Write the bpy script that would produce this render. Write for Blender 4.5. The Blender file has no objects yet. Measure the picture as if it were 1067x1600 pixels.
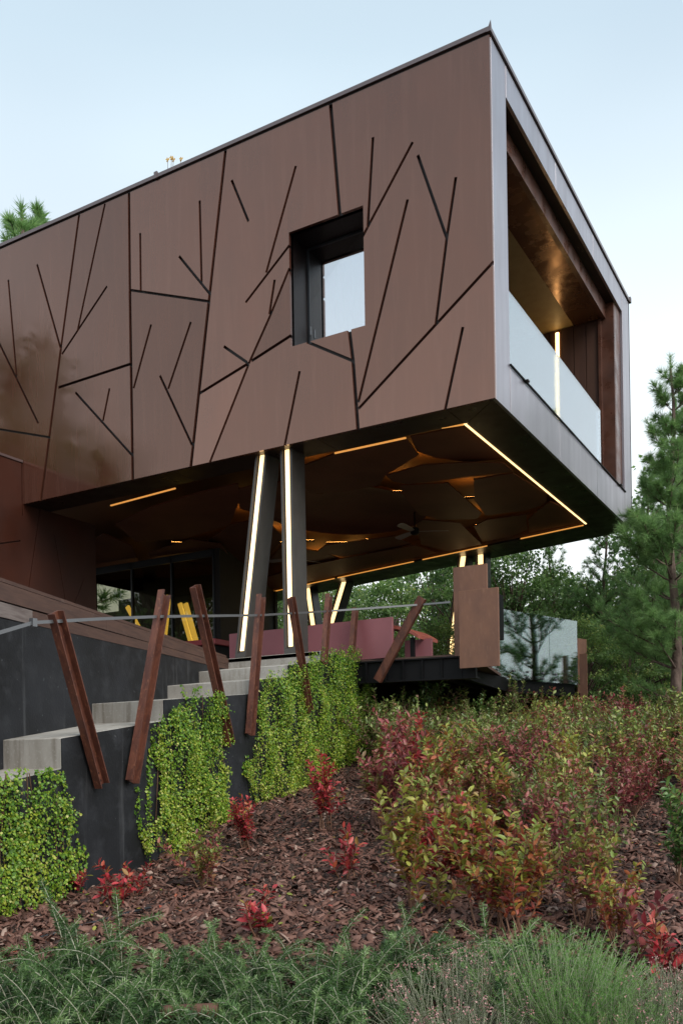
import bpy, bmesh, math, random
import numpy as np
from mathutils import Vector, Matrix
from mathutils.geometry import delaunay_2d_cdt

random.seed(7)
rng = np.random.default_rng(7)
sc = bpy.context.scene
COL = sc.collection

# ------------------------------------------------------------------ camera
FPX, CX, CY = 1400.96, 533.5, 800 + 384.986          # focal length and principal point in photo pixels
CAM = Vector((3.8393, -10.5802, 1.6))
YAW, ROLL = math.radians(30.0067), math.radians(-0.8996)
Fv = Vector((-math.sin(YAW), math.cos(YAW), 0))
Rv = Vector((math.cos(YAW), math.sin(YAW), 0))
Uv = Vector((0, 0, 1))
R2 = math.cos(ROLL) * Rv + math.sin(ROLL) * Uv
U2 = -math.sin(ROLL) * Rv + math.cos(ROLL) * Uv
cam_data = bpy.data.cameras.new('camera')
cam = bpy.data.objects.new('camera', cam_data)
COL.objects.link(cam)
cam.matrix_world = Matrix(((R2.x, U2.x, -Fv.x, CAM.x), (R2.y, U2.y, -Fv.y, CAM.y), (R2.z, U2.z, -Fv.z, CAM.z), (0, 0, 0, 1)))
cam_data.sensor_fit = 'HORIZONTAL'
cam_data.sensor_width = 36.0
cam_data.lens = FPX / 1067 * 36.0
cam_data.shift_x = 0.0
cam_data.shift_y = 384.986 / 1067
cam_data.clip_start, cam_data.clip_end = 0.1, 2000
sc.camera = cam

# ------------------------------------------------------------------ sky, sun, exposure
SUN_EL, SUN_AZ = math.radians(42), math.radians(-24)   # azimuth of the sun measured from +x towards +y
world = bpy.data.worlds.new('World')
sc.world = world
world.use_nodes = True
wn, wl = world.node_tree.nodes, world.node_tree.links
wn.clear()
w_out = wn.new('ShaderNodeOutputWorld')
w_bg = wn.new('ShaderNodeBackground')
w_sky = wn.new('ShaderNodeTexSky')
w_sky.sky_type = 'NISHITA'
w_sky.sun_disc = False
w_sky.sun_elevation = SUN_EL
w_sky.sun_rotation = math.pi / 2 - SUN_AZ
w_sky.dust_density = 2.0
w_sky.ozone_density = 1.5
w_tc = wn.new('ShaderNodeTexCoord')
w_map = wn.new('ShaderNodeMapping')
w_map.inputs['Scale'].default_value = (1.0, 1.0, 2.2)
w_noise = wn.new('ShaderNodeTexNoise')
w_noise.inputs['Scale'].default_value = 0.9
w_noise.inputs['Detail'].default_value = 3
w_noise.inputs['Roughness'].default_value = 0.55
w_ramp = wn.new('ShaderNodeMapRange')
w_ramp.inputs['From Min'].default_value = 0.3
w_ramp.inputs['From Max'].default_value = 0.72
w_ramp.inputs['To Min'].default_value = 0.50
w_ramp.inputs['To Max'].default_value = 1.0
w_mix = wn.new('ShaderNodeMix')
w_mix.data_type = 'RGBA'
w_mix.inputs['B'].default_value = (6.3, 7.6, 8.2, 1)
wl.new(w_tc.outputs['Generated'], w_map.inputs['Vector'])
wl.new(w_map.outputs['Vector'], w_noise.inputs['Vector'])
wl.new(w_noise.outputs['Fac'], w_ramp.inputs['Value'])
w_sep = wn.new('ShaderNodeSeparateXYZ')            # overcast whitens towards the horizon all round
w_hz = wn.new('ShaderNodeMapRange')
w_hz.inputs['From Min'].default_value = 0.62
w_hz.inputs['From Max'].default_value = 0.12
w_mix2 = wn.new('ShaderNodeMix'); w_mix2.data_type = 'RGBA'; w_mix2.inputs['B'].default_value = (8.0, 8.2, 8.3, 1)
wl.new(w_tc.outputs['Generated'], w_sep.inputs[0])
wl.new(w_sep.outputs['Z'], w_hz.inputs['Value'])
wl.new(w_hz.outputs['Result'], w_mix2.inputs['Factor'])
wl.new(w_ramp.outputs['Result'], w_mix.inputs['Factor'])
wl.new(w_mix.outputs['Result'], w_mix2.inputs['A'])
wl.new(w_sky.outputs['Color'], w_mix.inputs['A'])
wl.new(w_mix2.outputs['Result'], w_bg.inputs['Color'])
w_bg.inputs['Strength'].default_value = 0.090
wl.new(w_bg.outputs['Background'], w_out.inputs['Surface'])

sun_data = bpy.data.lights.new('sun', 'SUN')
sun_data.energy = 1.5
sun_data.angle = math.radians(40)
sun_data.color = (1.0, 0.92, 0.82)
sun = bpy.data.objects.new('sun', sun_data)
COL.objects.link(sun)
sd = Vector((math.cos(SUN_EL) * math.cos(SUN_AZ), math.cos(SUN_EL) * math.sin(SUN_AZ), math.sin(SUN_EL)))
sun.rotation_euler = (-sd).to_track_quat('-Z', 'Y').to_euler()
sun.location = sd * 60

sc.view_settings.view_transform = 'Standard'
sc.view_settings.look = 'None'
sc.view_settings.exposure = 0.8
sc.view_settings.gamma = 1.0
sc.view_settings.use_curve_mapping = False
sc.render.engine = 'CYCLES'
sc.cycles.max_bounces = 8
sc.cycles.diffuse_bounces = 3
sc.cycles.glossy_bounces = 4
sc.cycles.transparent_max_bounces = 12
sc.cycles.use_denoising = True
sc.cycles.sample_clamp_indirect = 4.0

# ------------------------------------------------------------------ geometry helpers
def ray(px, py):
    return Fv + R2 * ((px - CX) / FPX) - U2 * ((py - CY) / FPX)
def on_plane(px, py, p, n):
    d = ray(px, py); p = Vector(p); n = Vector(n)
    return CAM + d * ((p - CAM).dot(n) / d.dot(n))
def at_z(px, py, z):
    d = ray(px, py)
    return CAM + d * ((z - CAM.z) / d.z)
def at_depth(px, py, k):
    return CAM + ray(px, py) * k
def camxy(d, lat):
    return Vector((CAM.x + Fv.x * d + Rv.x * lat, CAM.y + Fv.y * d + Rv.y * lat))
def to_cam(x, y):
    v = Vector((x - CAM.x, y - CAM.y, 0))
    return v.dot(Fv), v.dot(Rv)

PROF_D = [-400, -60, -6, 0, 3, 4.2, 4.8, 5.4, 6.0, 7.0, 8.0, 9.0, 10.0, 12.0, 14.0, 17.0, 25.0, 60.0, 150.0, 600.0]
PROF_Z = [-6, -1, -0.1, 0.0, 0.04, 0.10, 0.22, 0.40, 0.49, 0.56, 0.68, 0.86, 1.04, 1.33, 1.60, 1.90, 2.1, 1.6, 0.0, -10.0]
def ground(x, y):
    d, l = to_cam(x, y)
    z = float(np.interp(d, PROF_D, PROF_Z))
    if 5 < d < 40:
        w = min(1, (d - 5) / 4) * max(0, 1 - max(0, d - 20) / 20)
        z += w * (0.03 * math.sin(l * 1.7 + d) + 0.02 * math.sin(l * 3.1 - d * 1.3))
        z -= w * 0.06 * max(0, -l) * max(0.0, min(1.0, (d - 10) / 4))
    return z
def ground_hit(px, py):
    d = ray(px, py)
    k = 2.5
    while k < 60:
        p = CAM + d * k
        if p.z <= ground(p.x, p.y):
            break
        k += 0.02
    p = CAM + d * k
    return Vector((p.x, p.y, ground(p.x, p.y)))

class MB:
    """collects shapes that become ONE mesh object"""
    def __init__(s):
        s.v, s.f = [], []
    def add(s, verts, faces):
        o = len(s.v)
        s.v += [tuple(q) for q in verts]
        s.f += [tuple(i + o for i in f) for f in faces]
        return s
    def box(s, a, b):
        x0, x1 = sorted((a[0], b[0])); y0, y1 = sorted((a[1], b[1])); z0, z1 = sorted((a[2], b[2]))
        return s.add([(x0, y0, z0), (x1, y0, z0), (x1, y1, z0), (x0, y1, z0), (x0, y0, z1), (x1, y0, z1), (x1, y1, z1), (x0, y1, z1)],
                     [(3, 2, 1, 0), (4, 5, 6, 7), (0, 1, 5, 4), (1, 2, 6, 5), (2, 3, 7, 6), (3, 0, 4, 7)])
    def prism(s, pts, off):
        """polygon pts (3D, CCW seen against off) swept by the vector off"""
        n = len(pts); off = Vector(off)
        a = [Vector(p) for p in pts]; b = [p + off for p in a]
        f = [tuple(range(n - 1, -1, -1)), tuple(range(n, 2 * n))]
        f += [(i, (i + 1) % n, n + (i + 1) % n, n + i) for i in range(n)]
        return s.add(a + b, f)
    def bar(s, p, q, ax, w, h):
        """rectangular bar from p to q, width w along ax, height h across"""
        p, q, ax = Vector(p), Vector(q), Vector(ax).normalized()
        t = (q - p).normalized(); ax = (ax - t * ax.dot(t)).normalized(); bx = t.cross(ax)
        c = [ax * (w / 2) + bx * (h / 2), -ax * (w / 2) + bx * (h / 2), -ax * (w / 2) - bx * (h / 2), ax * (w / 2) - bx * (h / 2)]
        return s.add([p + k for k in c] + [q + k for k in c],
                     [(0, 1, 2, 3), (7, 6, 5, 4), (1, 0, 4, 5), (2, 1, 5, 6), (3, 2, 6, 7), (0, 3, 7, 4)])
    def tube(s, pts, rad, n=8):
        pts = [Vector(p) for p in pts]
        if not hasattr(rad, '__len__'): rad = [rad] * len(pts)
        rings = []
        up = Vector((0.13, 0.31, 0.94))
        for i, p in enumerate(pts):
            t = (pts[min(i + 1, len(pts) - 1)] - pts[max(i - 1, 0)]).normalized()
            a = t.cross(up)
            if a.length < 1e-3: a = t.cross(Vector((1, 0, 0)))
            a.normalize(); b = t.cross(a)
            rings.append([p + (a * math.cos(2 * math.pi * k / n) + b * math.sin(2 * math.pi * k / n)) * rad[i] for k in range(n)])
        o = [q for r in rings for q in r]
        f = []
        for i in range(len(pts) - 1):
            for k in range(n):
                f.append((i * n + k, i * n + (k + 1) % n, (i + 1) * n + (k + 1) % n, (i + 1) * n + k))
        f += [tuple(range(n - 1, -1, -1)), tuple((len(pts) - 1) * n + k for k in range(n))]
        return s.add(o, f)
    def build(s, name, mat, parent=None, smooth=False, bevel=0):
        me = bpy.data.meshes.new(name)
        me.from_pydata(s.v, [], s.f)
        bm = bmesh.new(); bm.from_mesh(me)
        bmesh.ops.recalc_face_normals(bm, faces=bm.faces)
        if bevel:
            bmesh.ops.bevel(bm, geom=[e for e in bm.edges if e.is_manifold and e.calc_face_angle(0) > 0.6], offset=bevel, segments=1, affect='EDGES')
        bm.to_mesh(me); bm.free()
        if smooth:
            for p in me.polygons: p.use_smooth = True
        return link(name, me, mat, parent)

def link(name, me, mat, parent=None):
    if mat is not None and len(me.materials) == 0: me.materials.append(mat)
    o = bpy.data.objects.new(name, me)
    COL.objects.link(o)
    if parent is not None: o.parent = parent
    return o
def tag(o, label=None, cat=None, group=None, kind=None):
    for k, v in (('label', label), ('category', cat), ('group', group), ('kind', kind)):
        if v: o[k] = v
    return o
def empty(name, loc=(0, 0, 0), rz=0):
    o = bpy.data.objects.new(name, None)
    o.empty_display_size = 0.3
    o.location = loc; o.rotation_euler = (0, 0, rz)
    COL.objects.link(o)
    return o
def copy_tree(o, parent=None):
    c = o.copy(); COL.objects.link(c)
    if parent is not None:
        c.parent = parent; c.matrix_parent_inverse = o.matrix_parent_inverse.copy()
    for ch in list(o.children): copy_tree(ch, c)
    return c
def world_parts(root):
    """parts modelled in world coordinates under a root that stands at its own base"""
    bpy.context.view_layer.update()
    inv = root.matrix_world.inverted()
    for ch in root.children: ch.matrix_parent_inverse = inv

def mesh_np(name, V, F, tint=None):
    """V (n,3); F list of (m,k) index arrays"""
    me = bpy.data.meshes.new(name)
    me.vertices.add(len(V)); me.vertices.foreach_set('co', np.asarray(V, np.float32).ravel())
    loops = np.concatenate([f.ravel() for f in F]); cnt = np.concatenate([np.full(len(f), f.shape[1]) for f in F])
    me.loops.add(len(loops)); me.loops.foreach_set('vertex_index', loops.astype(np.int32))
    me.polygons.add(len(cnt))
    st = np.concatenate([[0], np.cumsum(cnt)[:-1]])
    me.polygons.foreach_set('loop_start', st.astype(np.int32))
    if tint is not None:
        at = me.attributes.new('tint', 'FLOAT', 'POINT')
        at.data.foreach_set('value', np.asarray(tint, np.float32))
    me.update(calc_edges=True)
    return me
def frames(dirs, roll=None, up=None):
    """orthonormal frames whose Y axis is dirs; columns x,y,z"""
    d = dirs / np.linalg.norm(dirs, axis=1, keepdims=True)
    r = rng.normal(size=d.shape) if up is None else up
    x = np.cross(d, r); x /= np.linalg.norm(x, axis=1, keepdims=True) + 1e-9
    z = np.cross(x, d)
    return np.stack([x, d, z], axis=2)
def scatter(tv, tf, pos, M, scale, tint):
    """copies of a template (tv verts, tf list of face arrays) at pos with frames M"""
    n, m = len(pos), len(tv)
    sv = tv[None] * (scale[:, None, :] if scale.ndim == 2 else scale[:, None, None])
    V = np.einsum('nij,nmj->nmi', M, sv) + pos[:, None, :]
    off = (np.arange(n) * m)[:, None, None]
    F = [(f[None] + off).reshape(-1, f.shape[1]) for f in tf]
    return V.reshape(-1, 3), F, np.repeat(tint, m)
def join_np(parts):
    Vs, Fs, Ts, o = [], {}, [], 0
    for V, F, T in parts:
        Vs.append(V); Ts.append(T)
        for f in F: Fs.setdefault(f.shape[1], []).append(f + o)
        o += len(V)
    return np.concatenate(Vs), [np.concatenate(v) for v in Fs.values()], np.concatenate(Ts)

# ------------------------------------------------------------------ materials
def mat(name, base, rough=0.6, metal=0.0, ior=1.5, noise=None, bump=None, spec=0.5):
    """noise = (scale xyz, colour b, amount); bump = (scale, strength, distance)"""
    m = bpy.data.materials.new(name); m.use_nodes = True
    N, L = m.node_tree.nodes, m.node_tree.links
    b = N['Principled BSDF']
    b.inputs['Base Color'].default_value = (*base, 1)
    b.inputs['Roughness'].default_value = rough
    b.inputs['Metallic'].default_value = metal
    b.inputs['IOR'].default_value = ior
    tc = N.new('ShaderNodeTexCoord')
    if noise:
        for i, (scl, colb, lo, hi) in enumerate(noise):
            mp = N.new('ShaderNodeMapping'); mp.inputs['Scale'].default_value = scl
            nz = N.new('ShaderNodeTexNoise'); nz.inputs['Scale'].default_value = 1; nz.inputs['Detail'].default_value = 6
            nz.inputs['Roughness'].default_value = 0.6
            mr = N.new('ShaderNodeMapRange'); mr.inputs['From Min'].default_value = lo; mr.inputs['From Max'].default_value = hi
            mx = N.new('ShaderNodeMix'); mx.data_type = 'RGBA'; mx.inputs['B'].default_value = (*colb, 1)
            L.new(tc.outputs['Object'], mp.inputs['Vector']); L.new(mp.outputs[0], nz.inputs['Vector'])
            L.new(nz.outputs['Fac'], mr.inputs['Value']); L.new(mr.outputs[0], mx.inputs['Factor'])
            if i == 0: mx.inputs['A'].default_value = (*base, 1)
            else: L.new(prev, mx.inputs['A'])
            prev = mx.outputs['Result']
        L.new(prev, b.inputs['Base Color'])
    if bump:
        nz = N.new('ShaderNodeTexNoise'); nz.inputs['Scale'].default_value = bump[0]; nz.inputs['Detail'].default_value = 5
        bp = N.new('ShaderNodeBump'); bp.inputs['Strength'].default_value = bump[1]; bp.inputs['Distance'].default_value = bump[2]
        L.new(tc.outputs['Object'], nz.inputs['Vector']); L.new(nz.outputs['Fac'], bp.inputs['Height']); L.new(bp.outputs[0], b.inputs['Normal'])
    return m
def rough_noise(m, scl, lo, hi, rlo, rhi):
    N, L = m.node_tree.nodes, m.node_tree.links
    b = N['Principled BSDF']
    tc = N.new('ShaderNodeTexCoord'); mp = N.new('ShaderNodeMapping'); mp.inputs['Scale'].default_value = scl
    nz = N.new('ShaderNodeTexNoise'); nz.inputs['Scale'].default_value = 1; nz.inputs['Detail'].default_value = 4
    mr = N.new('ShaderNodeMapRange'); mr.inputs['From Min'].default_value = lo; mr.inputs['From Max'].default_value = hi
    mr.inputs['To Min'].default_value = rlo; mr.inputs['To Max'].default_value = rhi
    L.new(tc.outputs['Object'], mp.inputs['Vector']); L.new(mp.outputs[0], nz.inputs['Vector'])
    L.new(nz.outputs['Fac'], mr.inputs['Value']); L.new(mr.outputs[0], b.inputs['Roughness'])
    return m
def emit(name, col, strength):
    m = bpy.data.materials.new(name); m.use_nodes = True
    b = m.node_tree.nodes['Principled BSDF']
    b.inputs['Base Color'].default_value = (0.8, 0.8, 0.8, 1)
    b.inputs['Emission Color'].default_value = (*col, 1)
    b.inputs['Emission Strength'].default_value = strength
    return m
def glass(name, tint, refl_lo, refl_hi, rough=0.0, f=0.35):
    """thin pane: part mirror, part see-through"""
    m = bpy.data.materials.new(name); m.use_nodes = True
    N, L = m.node_tree.nodes, m.node_tree.links
    N.remove(N['Principled BSDF'])
    out = N['Material Output']
    tr = N.new('ShaderNodeBsdfTransparent'); tr.inputs['Color'].default_value = (*tint, 1)
    gl = N.new('ShaderNodeBsdfGlossy'); gl.inputs['Roughness'].default_value = rough; gl.inputs['Color'].default_value = (0.95, 0.97, 1, 1)
    lw = N.new('ShaderNodeLayerWeight'); lw.inputs['Blend'].default_value = f
    mr = N.new('ShaderNodeMapRange'); mr.inputs['To Min'].default_value = refl_lo; mr.inputs['To Max'].default_value = refl_hi
    mx = N.new('ShaderNodeMixShader')
    L.new(lw.outputs['Fresnel'], mr.inputs['Value']); L.new(mr.outputs[0], mx.inputs[0])
    L.new(tr.outputs[0], mx.inputs[1]); L.new(gl.outputs[0], mx.inputs[2]); L.new(mx.outputs[0], out.inputs['Surface'])
    return m
def leafmat(name, stops, rough=0.5, trans=0.25, objvar=0.0):
    """colour ramp over the per-leaf 'tint' value"""
    m = bpy.data.materials.new(name); m.use_nodes = True
    N, L = m.node_tree.nodes, m.node_tree.links
    b = N['Principled BSDF']; b.inputs['Roughness'].default_value = rough
    at = N.new('ShaderNodeAttribute'); at.attribute_name = 'tint'
    rp = N.new('ShaderNodeValToRGB')
    el = rp.color_ramp.elements
    while len(el) < len(stops): el.new(0.5)
    for e, (p, c) in zip(el, stops): e.position = p; e.color = (*c, 1)
    src = at.outputs['Fac']
    if objvar:
        oi = N.new('ShaderNodeObjectInfo'); ma = N.new('ShaderNodeMath'); ma.operation = 'MULTIPLY_ADD'; ma.inputs[1].default_value = objvar
        sb = N.new('ShaderNodeMath'); sb.operation = 'SUBTRACT'; sb.inputs[1].default_value = 0.5
        L.new(oi.outputs['Random'], sb.inputs[0]); L.new(sb.outputs[0], ma.inputs[0]); L.new(src, ma.inputs[2]); src = ma.outputs[0]
    L.new(src, rp.inputs['Fac']); L.new(rp.outputs['Color'], b.inputs['Base Color'])
    if trans:
        out = N['Material Output']
        tl = N.new('ShaderNodeBsdfTranslucent'); mx = N.new('ShaderNodeMixShader'); mx.inputs[0].default_value = trans
        L.new(rp.outputs['Color'], tl.inputs['Color']); L.new(b.outputs[0], mx.inputs[1]); L.new(tl.outputs[0], mx.inputs[2]); L.new(mx.outputs[0], out.inputs['Surface'])
    return m

M = {}
M['facade'] = rough_noise(mat('weathering_steel_lacquered', (0.090, 0.033, 0.021), 0.2, 0.0, 2.08,
    [((1.2, 1, 0.35), (0.064, 0.024, 0.017), 0.35, 0.7), ((9, 1, 0.7), (0.105, 0.045, 0.032), 0.5, 0.8), ((0.9, 1, 0.9), (0.092, 0.031, 0.019), 0.5, 0.75)], (5, 0.10, 0.004)),
    (1.3, 1, 1.0), 0.35, 0.65, 0.05, 0.17)
M['facade'].node_tree.nodes['Principled BSDF'].inputs['Specular Tint'].default_value = (1.0, 0.67, 0.54, 1)
_n, _l = M['facade'].node_tree.nodes, M['facade'].node_tree.links           # each sheet weathered a little differently
_b = _n['Principled BSDF']; _oi = _n.new('ShaderNodeObjectInfo'); _hs = _n.new('ShaderNodeHueSaturation'); _mr = _n.new('ShaderNodeMapRange')
_mr.inputs['To Min'].default_value = 0.72; _mr.inputs['To Max'].default_value = 1.3
_src = _b.inputs['Base Color'].links[0].from_socket
_l.new(_oi.outputs['Random'], _mr.inputs['Value']); _l.new(_mr.outputs[0], _hs.inputs['Value']); _l.new(_src, _hs.inputs['Color']); _l.new(_hs.outputs[0], _b.inputs['Base Color'])
_mi = _n.new('ShaderNodeMapRange'); _mi.inputs['To Min'].default_value = 1.92; _mi.inputs['To Max'].default_value = 2.3
_l.new(_oi.outputs['Random'], _mi.inputs['Value']); _l.new(_mi.outputs[0], _b.inputs['IOR'])
M['fascia'] = rough_noise(mat('brushed_bronze_sheet', (0.37, 0.35, 0.385), 0.35, 0.85, 1.5, [((2, 2, 0.6), (0.30, 0.28, 0.31), 0.35, 0.7)]), (6, 6, 0.6), 0.3, 0.7, 0.28, 0.42)
M['cap'] = mat('parapet_metal', (0.12, 0.085, 0.085), 0.35, 0.3, 1.8)
M['backing'] = mat('dark_backing', (0.012, 0.008, 0.008), 0.6)
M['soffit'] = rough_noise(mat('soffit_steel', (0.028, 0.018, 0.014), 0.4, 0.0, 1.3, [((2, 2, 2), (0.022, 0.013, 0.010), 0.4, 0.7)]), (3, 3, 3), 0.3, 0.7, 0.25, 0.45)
M['ceilpanel'] = mat('ceiling_corten', (0.125, 0.048, 0.027), 0.6, 0.0, 1.3, [((1.5, 1.5, 1.5), (0.09, 0.034, 0.019), 0.4, 0.7)], (20, 0.08, 0.002))
M['recess'] = mat('recess_plaster', (0.20, 0.105, 0.045), 0.6)
M['corten'] = mat('rusted_steel', (0.125, 0.040, 0.022), 0.6, 0.0, 1.5,
    [((14, 14, 3), (0.070, 0.022, 0.014), 0.4, 0.6), ((45, 45, 20), (0.23, 0.09, 0.045), 0.56, 0.75)], (120, 0.15, 0.002))
M['plate'] = mat('corten_plate', (0.20, 0.095, 0.058), 0.6, 0.0, 1.5,
    [((4, 4, 2), (0.15, 0.072, 0.048), 0.4, 0.65), ((25, 25, 6), (0.25, 0.13, 0.085), 0.55, 0.8)])
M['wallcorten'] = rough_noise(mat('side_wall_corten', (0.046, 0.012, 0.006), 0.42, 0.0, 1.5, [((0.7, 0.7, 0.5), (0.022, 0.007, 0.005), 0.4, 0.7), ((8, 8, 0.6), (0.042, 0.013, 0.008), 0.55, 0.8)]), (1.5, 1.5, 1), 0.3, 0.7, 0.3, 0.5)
M['beam'] = rough_noise(mat('lintel_corten', (0.12, 0.05, 0.032), 0.4, 0.2, 1.6, [((3, 3, 3), (0.07, 0.03, 0.02), 0.4, 0.7)]), (4, 4, 4), 0.3, 0.7, 0.22, 0.5)
M['copper'] = rough_noise(mat('copper_soffit', (0.17, 0.085, 0.045), 0.3, 0.5, 1.5, [((2, 2, 2), (0.10, 0.045, 0.025), 0.4, 0.7)], (3.5, 0.12, 0.02)), (4, 4, 4), 0.3, 0.7, 0.14, 0.34)
M['board'] = mat('cladding_board', (0.085, 0.040, 0.026), 0.55, 0.0, 1.5, [((6, 6, 0.7), (0.055, 0.024, 0.017), 0.4, 0.7)])
M['black'] = mat('black_render', (0.008, 0.009, 0.011), 0.7, 0.0, 1.4,
    [((1.1, 1.1, 1.1), (0.018, 0.020, 0.025), 0.42, 0.62), ((6, 6, 6), (0.026, 0.028, 0.033), 0.5, 0.7), ((7, 7, 0.35), (0.075, 0.078, 0.084), 0.60, 0.78), ((26, 26, 26), (0.16, 0.17, 0.18), 0.68, 0.78)], (45, 0.4, 0.006))
M['concrete'] = mat('board_concrete', (0.40, 0.38, 0.35), 0.8, 0.0, 1.5,
    [((2.5, 2.5, 1.2), (0.29, 0.27, 0.24), 0.4, 0.6), ((9, 9, 0.8), (0.19, 0.165, 0.135), 0.54, 0.72), ((40, 40, 40), (0.46, 0.45, 0.43), 0.55, 0.8)], (90, 0.2, 0.003))
M['wood'] = mat('weathered_timber', (0.090, 0.048, 0.036), 0.7, 0.0, 1.5,
    [((3, 3, 30), (0.060, 0.032, 0.026), 0.4, 0.65), ((9, 9, 9), (0.15, 0.11, 0.095), 0.62, 0.9)], (50, 0.2, 0.003))
M['wood_grey'] = mat('greyed_timber', (0.19, 0.16, 0.15), 0.7, 0.0, 1.5, [((3, 3, 30), (0.11, 0.085, 0.08), 0.4, 0.65)], (50, 0.2, 0.003))
M['steel'] = mat('galvanised_flat_bar', (0.17, 0.175, 0.185), 0.4, 0.6, 1.5)
M['darksteel'] = mat('black_steel', (0.006, 0.006, 0.007), 0.55, 0.0, 1.25)
M['column'] = mat('grey_column_steel', (0.085, 0.08, 0.075), 0.45, 0.3, 1.5, [((5, 5, 2), (0.055, 0.05, 0.047), 0.4, 0.7)])
M['mauve'] = mat('mauve_board', (0.30, 0.105, 0.120), 0.5, 0.0, 1.5, [((2, 2, 2), (0.26, 0.088, 0.10), 0.4, 0.7)])
M['redseat'] = mat('red_seat', (0.25, 0.045, 0.05), 0.5)
M['orangeseat'] = mat('terracotta_seat', (0.33, 0.085, 0.06), 0.5)
M['warm'] = emit('warm_light', (1.0, 0.60, 0.22), 5.0)
M['hot'] = emit('column_light', (1.0, 0.66, 0.28), 1.35)
M['amber'] = emit('amber_light', (1.0, 0.40, 0.06), 0.42)
M['cove'] = emit('cove_light', (1.0, 0.45, 0.09), 17.0)
M['blade'] = mat('fan_blade', (0.30, 0.27, 0.24), 0.45)
M['glow'] = emit('soft_glow', (1.0, 0.42, 0.07), 0.3)
M['yellow'] = emit('yellow_column_light', (1.0, 0.58, 0.10), 1.25)
M['wglass'] = glass('window_glass', (0.8, 0.83, 0.85), 0.60, 0.95, 0.004)
M['bglass'] = glass('balcony_glass', (0.80, 0.88, 0.90), 0.30, 0.88, 0.004)
M['dglass'] = glass('terrace_glass', (0.62, 0.72, 0.69), 0.10, 0.6, 0.004)
M['gglass'] = glass('ground_glass', (0.50, 0.50, 0.42), 0.03, 0.14, 0.004)
M['frame'] = mat('window_frame', (0.02, 0.024, 0.03), 0.4)
M['reveal'] = mat('window_reveal_steel', (0.010, 0.006, 0.006), 0.4, 0.0, 1.4)
M['curtain'] = mat('curtain', (0.55, 0.50, 0.42), 0.8)
M['plaster'] = mat('balcony_ceiling_plaster', (0.34, 0.26, 0.13), 0.55, 0, 1.5, [((5, 5, 5), (0.29, 0.215, 0.105), 0.4, 0.65)])
M['interior'] = mat('interior_wall', (0.06, 0.048, 0.025), 0.7)
M['stairwhite'] = mat('inner_stair', (0.045, 0.042, 0.034), 0.6)
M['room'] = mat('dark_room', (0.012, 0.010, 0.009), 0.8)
M['bark'] = mat('pine_bark', (0.15, 0.105, 0.085), 0.85, 0, 1.5, [((14, 14, 4), (0.07, 0.045, 0.036), 0.4, 0.6)], (30, 0.6, 0.02))
M['twig'] = mat('twig_bark', (0.12, 0.065, 0.04), 0.8)
M['stem_red'] = mat('shrub_stem', (0.17, 0.085, 0.05), 0.7)
M['soil'] = mat('dark_soil', (0.045, 0.027, 0.020), 0.95, 0, 1.5, [((9, 9, 9), (0.025, 0.015, 0.012), 0.4, 0.65), ((45, 45, 45), (0.085, 0.05, 0.036), 0.55, 0.75)], (35, 0.8, 0.03))
M['hose'] = mat('black_hose', (0.02, 0.022, 0.026), 0.4)
M['log'] = mat('edging_log', (0.12, 0.055, 0.035), 0.75, 0, 1.5, [((3, 30, 30), (0.09, 0.04, 0.028), 0.4, 0.65)])
M['chips'] = leafmat('bark_chips', [(0.0, (0.026, 0.012, 0.009)), (0.3, (0.075, 0.031, 0.021)), (0.6, (0.149, 0.066, 0.046)), (0.85, (0.226, 0.123, 0.095)), (0.95, (0.330, 0.231, 0.187)), (1.0, (0.572, 0.473, 0.385))], 0.7, 0)
M['ivy'] = leafmat('ivy_leaf', [(0.0, (0.030, 0.092, 0.013)), (0.35, (0.102, 0.233, 0.022)), (0.6, (0.217, 0.368, 0.029)), (0.85, (0.433, 0.476, 0.054)), (1.0, (0.521, 0.508, 0.162))], 0.4, 0.25)
M['needle'] = leafmat('pine_needle', [(0.0, (0.080, 0.158, 0.055)), (0.5, (0.179, 0.338, 0.110)), (1.0, (0.338, 0.514, 0.179))], 0.5, 0.4, 0.25)
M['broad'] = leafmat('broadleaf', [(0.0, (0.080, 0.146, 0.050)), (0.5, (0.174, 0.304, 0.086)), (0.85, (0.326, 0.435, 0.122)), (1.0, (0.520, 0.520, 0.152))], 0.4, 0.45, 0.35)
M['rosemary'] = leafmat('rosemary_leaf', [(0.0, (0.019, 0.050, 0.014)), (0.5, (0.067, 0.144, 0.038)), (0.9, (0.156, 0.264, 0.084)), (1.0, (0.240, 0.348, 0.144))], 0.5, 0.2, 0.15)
M['santolina'] = leafmat('feathery_leaf', [(0.0, (0.06, 0.15, 0.030)), (0.5, (0.14, 0.31, 0.065)), (1.0, (0.24, 0.44, 0.11))], 0.55, 0.25)
M['heather'] = leafmat('heather_leaf', [(0.0, (0.040, 0.073, 0.029)), (1.0, (0.137, 0.200, 0.064))], 0.5, 0.15)
M['pink'] = leafmat('pink_floret', [(0.0, (0.35, 0.13, 0.14)), (1.0, (0.62, 0.38, 0.36))], 0.5, 0.2)
M['yellowflower'] = mat('yellow_petal', (0.65, 0.38, 0.02), 0.5)
M['lf_red'] = leafmat('red_leaf', [(0.0, (0.12, 0.016, 0.020)), (0.3, (0.34, 0.030, 0.040)), (0.65, (0.55, 0.060, 0.075)), (0.88, (0.44, 0.14, 0.05)), (1.0, (0.22, 0.22, 0.035))], 0.4, 0.25)
M['lf_orange'] = leafmat('orange_leaf', [(0.0, (0.180, 0.036, 0.031)), (0.25, (0.408, 0.084, 0.060)), (0.45, (0.432, 0.168, 0.054)), (0.62, (0.264, 0.252, 0.042)), (0.85, (0.204, 0.288, 0.048)), (1.0, (0.384, 0.396, 0.072))], 0.4, 0.25)
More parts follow.
